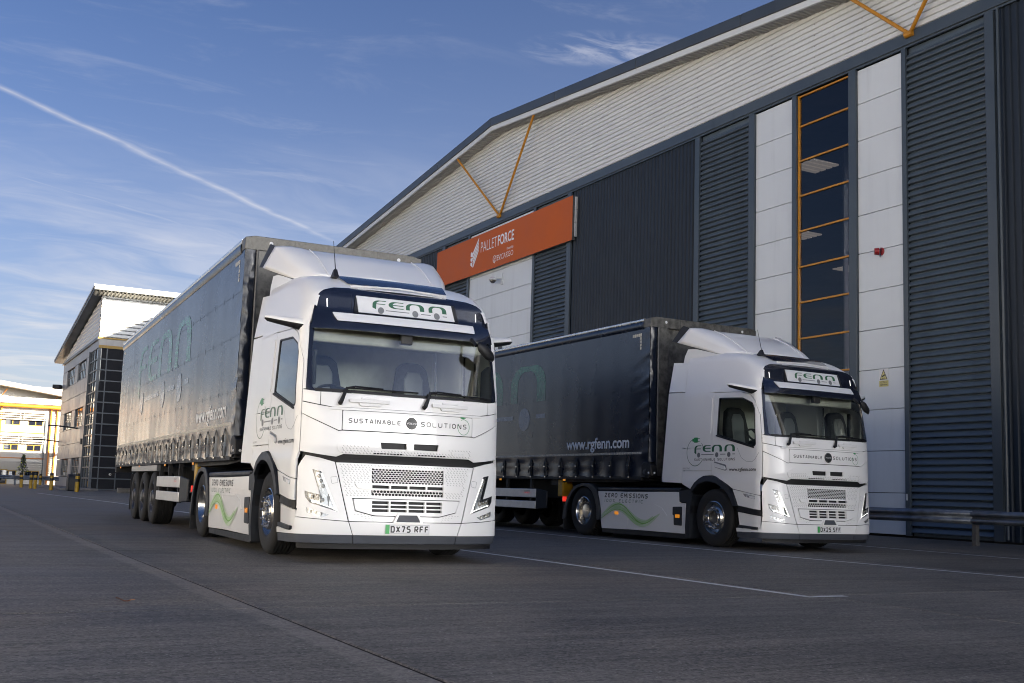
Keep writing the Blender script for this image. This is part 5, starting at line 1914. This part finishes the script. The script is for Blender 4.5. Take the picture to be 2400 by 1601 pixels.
cr_, add = rooted('security_camera', fm(-22.45, 9.95, .0))
add(MB().prism([(-22.33, 9.80), (-22.19, 9.80), (-22.19, 10.28), (-22.33, 10.28)], lambda a, b: fm(a, b, -.01), lambda a, b: fm(a, b, .04)).build('bracket', 'panel', None, bevel=.01))
add(MB().tube([fm(-22.27, 10.10, .04), fm(-22.45, 10.12, .25)], .05, 8).build('arm', 'panel', None))
add(MB().lathe([(0, .12), (.11, .11), (.19, .05), (.20, .0), (.17, -.02)], fm(-22.55, 10.02, .30), 'z', 20).build('hood', 'panel', None))
add(MB().lathe([(.13, -.02), (.12, -.08), (.07, -.13), (0, -.15)], fm(-22.55, 10.02, .30), 'z', 16).build('dome', 'visor', None))
tag(cr_, 'white dome security camera on the panel below the orange sign', 'camera')

al, add = rooted('alarm_sounder', fm(-.92, 7.36, .0))
add(MB().lathe([(.0, .0), (.11, .0), (.11, .05), (.09, .08), (.0, .08)], fm(-.92, 7.38, .0), 'x', 16).build('base', 'red', None))
add(MB().tube([fm(-.93, 7.38, .05), fm(-1.0, 7.38, .14)], [.10, .085], 14).build('horn', 'red', None))
add(MB().tube([fm(-.90, 7.30, .03), fm(-.88, 7.22, .05)], .02, 8).build('cable_gland', 'chrome', None))
tag(al, 'small red alarm sounder on the white wall panel', 'alarm')

ws_, add = rooted('warning_sign', fm(-.85, 4.05, 0))
add(panel('board', [(-1.00, 3.98), (-.70, 3.98), (-.70, 4.285), (-1.00, 4.285)], 'platew', None, fm, off=.0, thick=.01, grid=None))
add(panel('caption_board', [(-1.00, 3.82), (-.70, 3.82), (-.70, 3.975), (-1.00, 3.975)], 'signy', None, fm, off=.0, thick=.01, grid=None))
add(decal('triangle', [[(-.98, 4.0), (-.72, 4.0), (-.85, 4.27)]], 'ink', None, fm, off=.004, grid=None))
add(decal('triangle_fill', [[(-.95, 4.018), (-.75, 4.018), (-.85, 4.228)]], 'signy', None, fm, off=.006, grid=None))
add(decal('camera_symbol', [[(-.90, 4.06), (-.80, 4.10), (-.80, 4.14), (-.90, 4.10)], [(-.91, 4.03), (-.80, 4.03), (-.80, 4.045), (-.91, 4.045)]], 'ink', None, fm, off=.008, grid=None))
add(text('caption', 'CCTV in', -.95, -.75, 3.91, 3.955, 'ink', None, fm, off=.004, bold=.01))
add(text('caption', 'operation', -.965, -.735, 3.835, 3.895, 'ink', None, fm, off=.004, bold=.01))
tag(ws_, 'small yellow CCTV warning sign on the white wall panel', 'sign')
dl_, add = rooted('door_notice', fm(.0, 1.0, .07))
add(MB().prism([(-.09, .92), (-.05, .92), (-.05, 1.08), (-.09, 1.08)], lambda a, b: fm(a, b, .068), lambda a, b: fm(a, b, .078)).build('plate', 'platew', None))
tag(dl_, 'narrow white notice plate on the slate column above the barrier', 'notice')
wl, add = rooted('wall_lettering', fm(-22.5, 6.4, 0))
for ch, a, b in (('R', -23.04, -22.56), ('E', -22.46, -22.04)):
    add(text('letter', ch, a, b, 6.42, 7.08, 'ink', None, fm, off=-.008, bold=.05))
tag(wl, 'dark letters R E on the white wall panels just above the far trailer roof', 'lettering')

# ------------------------------------------------------------------ crash barrier along the warehouse
def w_beam(name, p0, p1, z0, z1, depth, m, parent):
    d = (p1 - p0).normalized()
    nrm = Vector((d.y, -d.x, 0))
    if nrm.dot(Vector((0, -1, 0))) < 0:
        nrm = -nrm
    h = z1 - z0
    pr = [(0, .0), (.06, .0), (.16, 1), (.34, 1), (.44, .1), (.56, .1), (.66, 1), (.84, 1), (.94, 0), (1, 0)]
    r0 = [p0 + Vector((0, 0, z0 + a * h)) + nrm * depth * b for a, b in pr]
    r1 = [p1 + Vector((0, 0, z0 + a * h)) + nrm * depth * b for a, b in pr]
    o = MB().grid([r0, r1]).build(name, m, parent, angle=25)
    s_ = o.modifiers.new('thickness', 'SOLIDIFY')
    s_.thickness = .006
    return o
CB = empty('crash_barrier', fm(3.4, 0, 2.0))
off_ = -Vector(CB.location)
s = -12.6
while s < 31:
    o = w_beam('rail', fm(s + .01, 0, 2.0), fm(s + 3.19, 0, 2.0), .445, .735, .075, 'bar', CB)
    o.location = off_
    o = MB().prism([(s - .05, .0), (s + .05, .0), (s + .05, .70), (s - .05, .70)], lambda a, b: fm(a, b, 1.985), lambda a, b: fm(a, b, 1.88)).build('post', 'tail', CB)
    o.location = off_
    for z in (.55, .64):
        b_ = MB().prism([(s + .25, z), (s + .43, z), (s + .43, z + .012), (s + .25, z + .012)], lambda a, b: fm(a, b, 2.02), lambda a, b: fm(a, b, 2.078)).build('bolt_plate', 'tail', CB)
        b_.location = off_
    s += 3.2
tag(CB, 'grey steel crash barrier on short posts along the warehouse wall', 'barrier')

# a single fallen leaf on the slab
lf_ = empty('fallen_leaf', (-2.57, 7.47, .006), .4)
MB().grid([[Vector((-.05 + .02 * i, w_ * j, .004 + .012 * math.cos(i * .9) + .006 * abs(j))) for j in (-1, 0, 1)] for i, w_ in enumerate((.002, .018, .026, .022, .012, .001))]).build('blade', 'leafb', lf_)
MB().tube([(.05, 0, .008), (.075, .004, .004)], .002, 5).build('stalk', 'leafb', lf_)
tag(lf_, 'small brown fallen leaf lying on the concrete, left foreground', 'leaf')

# ------------------------------------------------------------------ glass-fronted office block behind the near trailer
OC = Vector((-31.61, 82.4, 0))


def ol(d, z, off=0.0):          # left face: d away from the camera
    return OC + M_ * d - E_ * off + Vector((0, 0, z))


def orr(t, z, off=0.0):         # right face
    return OC + E_ * t - M_ * off + Vector((0, 0, z))


OB = empty('office_block', OC)


def O_(o):
    o.parent = OB
    o.location = -OC
    return o


DEP, WID = 23.0, 18.0
core = MB()
core.prism([(0, 0), (DEP, 0), (DEP, 11.9), (0, 14.9)], lambda d, z: ol(d, z, -.25), lambda d, z: ol(d, z, -WID))
O_(core.build('wall_core', 'dark', None))
# ribbed white upper cladding
rows = []
def topz(d):
    return 14.75 - (14.75 - 11.75) * d / DEP
mb = MB()
z = 11.62
while z < 14.75:
    for za, zb_, oa, ob_ in ((z, z + .06, .0, .0), (z + .06, z + .10, .0, .05), (z + .10, z + .26, .05, .05), (z + .26, z + .30, .05, .0)):
        d1a = min(DEP, (14.75 - za) / (3.0 / DEP))
        d1b = min(DEP, (14.75 - zb_) / (3.0 / DEP))
        if d1b > .1:
            mb.quad(ol(d1a, za, oa), ol(0, za, oa), ol(0, zb_, ob_), ol(d1b, zb_, ob_))
        mb.quad(orr(0, za, oa), orr(WID, za, oa), orr(WID, zb_, ob_), orr(0, zb_, ob_))
    z += .30
O_(mb.build('upper_cladding', 'clad_w', None, smooth=False))
# band and trims
def obox(fn, name, a0, a1, z0, z1, o0, o1, m):
    return O_(MB().prism([(a0, z0), (a1, z0), (a1, z1), (a0, z1)], lambda a, b: fn(a, b, o0), lambda a, b: fn(a, b, o1)).build(name, m, None))
obox(ol, 'band', -.1, DEP + .1, 11.42, 11.615, -.05, .14, 'flash')
obox(orr, 'band', -.1, WID, 11.50, 11.615, -.05, .135, 'ochre')
obox(orr, 'white_band', .0, WID, 11.02, 11.495, -.2, .04, 'off_panel')
obox(orr, 'ochre_band', .0, WID, 10.80, 11.015, -.2, .08, 'ochre')
# roof slab with overhang
rf = MB()
rf.prism([(-1.3, 15.42), (DEP + 1.3, 11.98), (DEP + 1.3, 11.70), (-1.3, 15.05)], lambda d, z: ol(d, z, .75), lambda d, z: ol(d, z, -WID))
O_(rf.build('roof', 'roofcap', None))
O_(MB().prism([(-1.34, 15.08), (-1.30, 15.08), (-1.30, 15.46), (-1.34, 15.46)], lambda d, z: ol(d, z, .76), lambda d, z: ol(d, z, -WID)).build('eaves_fascia', 'soffit', None))
O_(MB().prism([(-1.32, 15.47), (DEP + 1.3, 12.02), (DEP + 1.3, 11.86), (-1.32, 15.30)], lambda d, z: ol(d, z, .76), lambda d, z: ol(d, z, .80)).build('verge_trim', 'clad_w', None))
rows0, rows1 = [], []
t, k = -.7, 0
while t < WID:
    dz = (0, 0, -.10, -.10)[k % 4]
    rows0.append(orr(t, 15.03 + dz, 1.25))
    rows1.append(orr(t, 14.88 + dz, .02))
    t += (.10, .03, .12, .03)[k % 4]
    k += 1
O_(MB().grid([rows0, rows1]).build('eaves_sheet', 'off_grey', None, smooth=False))
# left-face panels with window openings
WINS = [(6.6, 11.85), (14.0, 19.6)]
ZW = [(9.0, 10.58), (5.05, 6.65), (.95, 2.52)]
ds = [4.47, 6.6, 9.2, 11.85, 14.0, 16.8, 19.6, 23.0]
zz = [.0, .95, 2.52, 3.75, 5.05, 6.65, 7.8, 9.0, 10.58, 11.42]
for i in range(len(ds) - 1):
    for j in range(len(zz) - 1):
        dm, zm = (ds[i] + ds[i + 1]) / 2, (zz[j] + zz[j + 1]) / 2
        if any(a < dm < b for a, b in WINS) and any(a < zm < b for a, b in ZW):
            continue
        obox(ol, 'facade_panel', ds[i] + .025, ds[i + 1] - .025, zz[j] + .02, zz[j + 1] - .02, -.15, .0, 'off_panel')
for a, b in WINS:
    for c, d_ in ZW:
        n = 5
        fr_ = obox(ol, 'window', a + .05, b - .05, c + .03, c + .10, -.16, -.05, 'flash')
        for k in range(n):
            p0, p1 = a + .1 + (b - a - .2) * k / n, a + .1 + (b - a - .2) * (k + 1) / n
            for z0, z1 in ((c + .1, c + (d_ - c) * .52), (c + (d_ - c) * .56, d_ - .05)):
                g_ = MB().prism([(p0 + .06, z0), (p1 - .06, z0), (p1 - .06, z1), (p0 + .06, z1)], lambda q, z: ol(q, z, -.14), lambda q, z: ol(q, z, -.12)).build('pane', 'dglass', fr_)
            b_ = MB().prism([(p1 - .05, c + .1), (p1 + .05, c + .1), (p1 + .05, d_ - .03), (p1 - .05, d_ - .03)], lambda q, z: ol(q, z, -.16), lambda q, z: ol(q, z, -.09)).build('window_bar', 'flash', fr_)
        MB().prism([(a + .05, c + (d_ - c) * .52), (b - .05, c + (d_ - c) * .52), (b - .05, c + (d_ - c) * .56), (a + .05, c + (d_ - c) * .56)], lambda q, z: ol(q, z, -.16), lambda q, z: ol(q, z, -.085)).build('window_bar', 'flash', fr_)
# curtain-wall corner
obox(ol, 'corner_post', 4.30, 4.44, 0, 10.9, -.12, .10, 'flash')
gz = [.05 + .825 * k for k in range(14)]
for j in range(len(gz) - 1):
    for k in range(3):
        a, b = .08 + k * 1.40, .08 + (k + 1) * 1.40
        obox(ol, 'glass_pane', a + .04, b - .04, gz[j] + .03, gz[j + 1] - .03, -.10, -.04, 'dglass')
    for k, (a, b) in enumerate(((.06, .60), (.60, 1.85), (1.85, 3.1), (3.1, 4.4))):
        obox(orr, 'glass_pane', a + .03, b - .03, gz[j] + .03, gz[j + 1] - .03, -.10, -.04, 'dglass')
    obox(orr, 'transom', .02, 4.4, gz[j] - .045, gz[j] + .045, -.06, .02, 'flash')
    obox(ol, 'transom', .02, 4.28, gz[j] - .045, gz[j] + .045, -.06, .02, 'flash')
obox(ol, 'glazing_frame', .0, 4.3, .0, 10.85, -.2, -.06, 'flash')
obox(orr, 'glazing_frame', .0, 17.9, .0, 10.8, -.2, -.06, 'flash')
obox(ol, 'glazing_head', .0, 4.3, 10.80, 11.40, -.2, .03, 'off_panel')
for a in (.0, .60, 1.85, 3.1):
    obox(orr, 'mullion', a, a + .08, .05, 10.78, -.06, .025, 'flash')
for a in (1.48, 2.88):
    obox(ol, 'mullion', a - .05, a + .05, .05, 10.78, -.06, .025, 'flash')
# wall lamps and a bracket light
for d, z in ((22.9, 9.35),):
    O_(MB().box((-.35, -.35, -.2), (.35, .35, .2), Matrix.Translation(ol(d, z, .45))).build('wall_lamp', 'dark_trim', None, bevel=.06))
for d, z in ((9.0, 4.95), (22.5, 4.2)):
    O_(MB().tube([ol(d, z, .0), ol(d, z + .05, .5), ol(d + .3, z + .15, 1.6), ol(d + .5, z + .15, 2.2)], .06, 8).build('bracket_lamp', 'dark_trim', None))
obox(ol, 'meter_box', 5.3, 5.75, 3.55, 4.0, .0, .15, 'dark_trim')
tag(OB, 'three-storey office block with dark glass corner and sloping white-ribbed top', 'building')

# ------------------------------------------------------------------ sunlit white office at the far left
B0 = OC + M_ * 45


def bm_(x, z, off=0.0):
    return B0 + E_ * x - M_ * off + Vector((0, 0, z))


WB = empty('white_office', B0)


def B_(o):
    o.parent = WB
    o.location = -B0
    return o


def bbox(name, x0, x1, z0, z1, o0, o1, m):
    return B_(MB().prism([(x0, z0), (x1, z0), (x1, z1), (x0, z1)], lambda a, b: bm_(a, b, o0), lambda a, b: bm_(a, b, o1)).build(name, m, None))


XL = -21.0
bbox('wall', XL, 12, 0, 9.0, -14, 0, 'off_white')
bbox('upper_wall', XL, 12, 9.0, 11.0, -14, -1.0, 'off_white')
# shallow curved roof edge, falling to the right
def rz_(x):
    return 11.25 - .13 * (x + 4.2) if x > -4.2 else 11.25 - .004 * (x + 4.2) ** 2 * .3
rr = [x for x in (-21, -16, -12, -8, -4.2, -1, 2.2, 6, 12)]
mb = MB()
mb.grid([[bm_(x, max(9.4, rz_(x)) + dz, o) for x in rr] for dz, o in ((-.50, .45), (-.42, .85), (-.05, .95), (.10, .7), (.35, -14))])
B_(mb.build('roof', 'off_grey', None))
bbox('parapet', XL, 12, 8.95, 9.62, -.1, .25, 'off_grey')
for x in (-3.2, -.4, 2.4):
    bbox('parapet_joint', x, x + .05, 8.96, 9.60, .25, .27, 'flash')
B_(MB().tube([bm_(XL, 8.68, .55), bm_(12, 8.62, .55)], .20, 12).build('gutter', 'orange2', None))
for x in (-3.80, 1.30, 1.93, -9.5, -15.2, -20.9):
    bbox('column', x - .07, x + .07, 0, 8.5, .02, .28, 'orange2')
for x0 in (1.40,):
    for k in range(30):
        bbox('side_louvre', x0, x0 + .46, .5 + k * .25, .5 + k * .25 + .15, .02, .14, 'off_grey')
for z in (5.70, 2.88):
    bbox('string_course', XL, .95, z - .05, z + .05, .0, .08, 'orange2')
bays = [(-3.34, -1.83), (-.99, .50)] + [(-9.0, -7.5), (-6.6, -5.1), (-14.7, -13.2), (-12.3, -10.8), (-20.4, -18.9), (-18.0, -16.5)]
for (a, b) in bays:
    for z0, z1 in ((6.52, 7.18), (3.70, 4.38), (.85, 1.50)):
        wf = bbox('window', a, b, z0, z1, -.05, .025, 'ochre')
        m_ = (a + b) / 2
        for p0, p1 in ((a + .06, m_ - .05), (m_ + .05, b - .06)):
            MB().prism([(p0, z0 + .06), (p1, z0 + .06), (p1, z1 - .06), (p0, z1 - .06)], lambda q, z: bm_(q, z, .028), lambda q, z: bm_(q, z, .034)).build('pane', 'dglass', wf)
for zt_ in (7.95, 5.35, 2.50):
    for k in range(4):
        z = zt_ - k * .26
        for x0, x1 in ((-3.95, -1.75), (-1.62, .72), (-9.6, -4.4), (-15.2, -10.0)):
            bbox('brise_soleil_blade', x0, x1, z - .055, z + .055, .22, .40, 'off_white')
    for x in (-3.6, -1.9, -1.5, .6):
        bbox('blade_bracket', x, x + .06, zt_ - .9, zt_ + .05, .02, .22, 'off_grey')
bbox('downpipe', .74, .84, .4, 7.6, .02, .14, 'flash')
dr = bbox('entrance_door', -4.6, -2.72, .0, 1.60, -.02, .03, 'ochre')
MB().prism([(-4.5, .08), (-2.82, .08), (-2.82, 1.50), (-4.5, 1.50)], lambda q, z: bm_(q, z, .034), lambda q, z: bm_(q, z, .04)).build('pane', 'dglass', dr)
bbox('notice_board', -2.55, -2.25, .85, 1.35, .01, .04, 'platew')
for x in (-4.0, 1.6):
    B_(MB().tube([bm_(x, 9.6, -.3), bm_(x + .55, 10.45, .5)], .04, 6).build('roof_stay', 'orange2', None))
tag(WB, 'sunlit white office with orange gutter and rows of sunshade louvres, far left', 'building')

# ------------------------------------------------------------------ bollards
bol = [(-37.47, 84.26, 'tilting slightly, leftmost of the row'), (-34.34, 78.76, 'second from left in front of the white office window'), (-33.65, 77.86, 'third from left, close beside another bollard'),
       (-41.01, 95.91, 'farthest back, beside the white office downpipe'), (-29.97, 71.81, 'at the grey office corner, left of the bin'), (-26.32, 66.83, 'rightmost, before the dark glass corner')]
bproto = None
for i, (x, y, lab) in enumerate(bol):
    if bproto is None:
        r_ = empty('bollard', (x, y, 0))
        MB().lathe([(0, 1.14), (.08, 1.125), (.12, 1.08), (.12, 0), (.0, 0)], (0, 0, 0), 'z', 16).build('post', 'yellow', r_)
        for z in (.62, .96):
            MB().lathe([(.121, 0), (.123, 0), (.123, .17), (.121, .17)], (0, 0, z), 'z', 16).build('black_band', 'black', r_)
        bproto = r_
    else:
        r_ = copy_tree(bproto)
        r_.location = (x, y, 0)
    if i == 0:
        pass
    tag(r_, 'yellow and black bollard ' + lab, 'bollard', 'yellow bollards by the offices')
bpo = bproto
bpo.rotation_euler = (0, R(-3), 0)
# far barrier
FB = empty('crash_barrier', (-45.0, 99.0, 0))
p0, p1 = Vector((-56.0, 107.0, 0)), Vector((-36.2, 97.5, 0))
n = 6
for k in range(n):
    a, b = p0.lerp(p1, k / n), p0.lerp(p1, (k + 1) / n)
    w_beam('rail', a, b, .55, .95, .1, 'bar', FB).location = -Vector(FB.location)
    MB().box((a.x - .08, a.y, 0), (a.x + .08, a.y + .1, .9)).build('post', 'bar', FB).location = -Vector(FB.location)
tag(FB, 'distant dark crash barrier in front of the white office', 'barrier')
# black bin by the office corner
bn = empty('litter_bin', ol(3.0, 0, 1.6))
bpts = [(-.75, 0), (.75, 0), (.78, .9), (.62, 1.25), (.2, 1.38), (-.2, 1.38), (-.62, 1.25), (-.78, .9)]
MB().prism(bpts, lambda a, b: (a, -.45, b), lambda a, b: (a, .45, b)).build('body', 'black', bn, bevel=.08)
MB().box((-.5, -.47, .80), (.5, -.44, 1.05)).build('flap', 'dark_trim', bn)
bn.rotation_euler = (0, 0, ANG - PI / 2)
bn.location = (-28.3, 71.2, .0)
bn.scale = (.8, .8, .8)
tag(bn, 'black rounded bin at the foot of the office panels', 'bin')
# small Christmas tree against the white wall
ct = empty('christmas_tree', (-46.0, 103.5, 0))
MB().tube([(0, 0, 0), (0, 0, 2.9)], [.07, .015], 8).build('trunk', 'bark', ct)
rng = random.Random(3)
lf = MB()
for k in range(1500):
    t = rng.random() ** .7
    z = .45 + 2.5 * t
    r0 = .75 * (1 - t) + .05
    a = rng.random() * 2 * PI
    tier = .75 + .25 * math.cos(t * 30)
    r_ = r0 * tier * (rng.random() ** .5)
    p = Vector((r_ * math.cos(a), r_ * math.sin(a), z))
    d = Vector((math.cos(a), math.sin(a), -.35)) * rng.uniform(.08, .17)
    sd = Vector((-math.sin(a), math.cos(a), rng.uniform(-.5, .5))) * .035
    lf.quad(p, p + d * .5 + sd, p + d, p + d * .5 - sd)
lf.build('crown', 'leafg', ct, smooth=False)
for k in range(26):
    t = rng.random()
    a = rng.uniform(PI, 2 * PI)
    rr_ = (.75 * (1 - t) + .06)
    MB().lathe([(0, .05), (.04, .025), (.05, 0), (.04, -.025), (0, -.05)], (rr_ * math.cos(a), rr_ * math.sin(a), .5 + 2.4 * t), 'z', 8).build('bauble', 'chrome' if k % 2 else 'hivis', ct)
tag(ct, 'small decorated Christmas tree standing before the white office', 'tree')
# kerb along the office foot
kb = MB()
ka = [ol(-6, 0, 2.2), ol(26, 0, 2.2)]
kb.prism([(-6, 0), (30, 0), (30, .14), (-6, .14)], lambda d, z: ol(d, z, 2.6), lambda d, z: ol(d, z, .1))
tag(kb.build('kerb', 'kerb', None, bevel=.02), kind='structure')
# shrubs by the white office foot
for i, (x, y, s_) in enumerate(((-38.9, 98.6, .7), (-38.1, 98.2, .55))):
    sb = empty('shrub', (x, y, 0))
    lf = MB()
    for k in range(500):
        d = Vector((rng.gauss(0, 1), rng.gauss(0, 1), abs(rng.gauss(0, .8)))).normalized() * rng.random() ** .4
        p = Vector((d.x * s_ * 1.2, d.y * s_, d.z * s_ * 1.3 + .25))
        a = Vector((rng.gauss(0, 1), rng.gauss(0, 1), rng.gauss(0, 1))).normalized() * .09
        b = Vector((rng.gauss(0, 1), rng.gauss(0, 1), rng.gauss(0, 1))).normalized() * .05
        lf.quad(p - a, p + b, p + a, p - b)
    lf.build('foliage', 'leafg', sb, smooth=False)
    MB().tube([(0, 0, 0), (0, 0, s_)], .03, 6).build('stem', 'bark', sb)
    tag(sb, ('larger' if i == 0 else 'smaller') + ' dark green shrub behind the far barrier by the grey office corner', 'shrub', 'shrubs by the offices')

# ------------------------------------------------------------------ pale shed across the yard, unseen left of the frame, added to return sunlight as fill
PD = 52.0


def pm(s, z, off=0.0):
    return FO - E_ * PD + FS * s + E_ * off + Vector((0, 0, z))


OW = empty('bounce_warehouse', pm(0, 0))


def Y_(o):
    o.parent = OW
    o.location = -Vector(OW.location)
    return o


def ybox(name, s0, s1, z0, z1, o0, o1, m):
    return Y_(MB().prism([(s0, z0), (s1, z0), (s1, z1), (s0, z1)], lambda a, b: pm(a, b, o0), lambda a, b: pm(a, b, o1)).build(name, m, None))


ybox('wall', -30, 75, 0, 13.6, -30, -.1, 'clad_far')
for k in range(35):
    s0 = -30 + k * 3.0
    ybox('cladding_panel', s0 + .02, s0 + 2.98, 1.2, 13.4, -.1, 0, 'clad_far')
ybox('plinth', -30, 75, 0, 1.15, -.1, .05, 'clad_d')
ybox('roof', -31, 76, 13.6, 14.1, -31, .8, 'roofcap')
for k in range(9):
    s0 = -24 + k * 11
    dr_ = ybox('dock_door', s0, s0 + 3.6, .9, 4.9, .0, .06, 'panel')
    ybox('dock_canopy', s0 - .3, s0 + 3.9, 5.1, 5.3, .0, 1.2, 'orange2')
tag(OW, 'long pale warehouse across the yard, out of view, added to bounce sunlight back', 'warehouse')
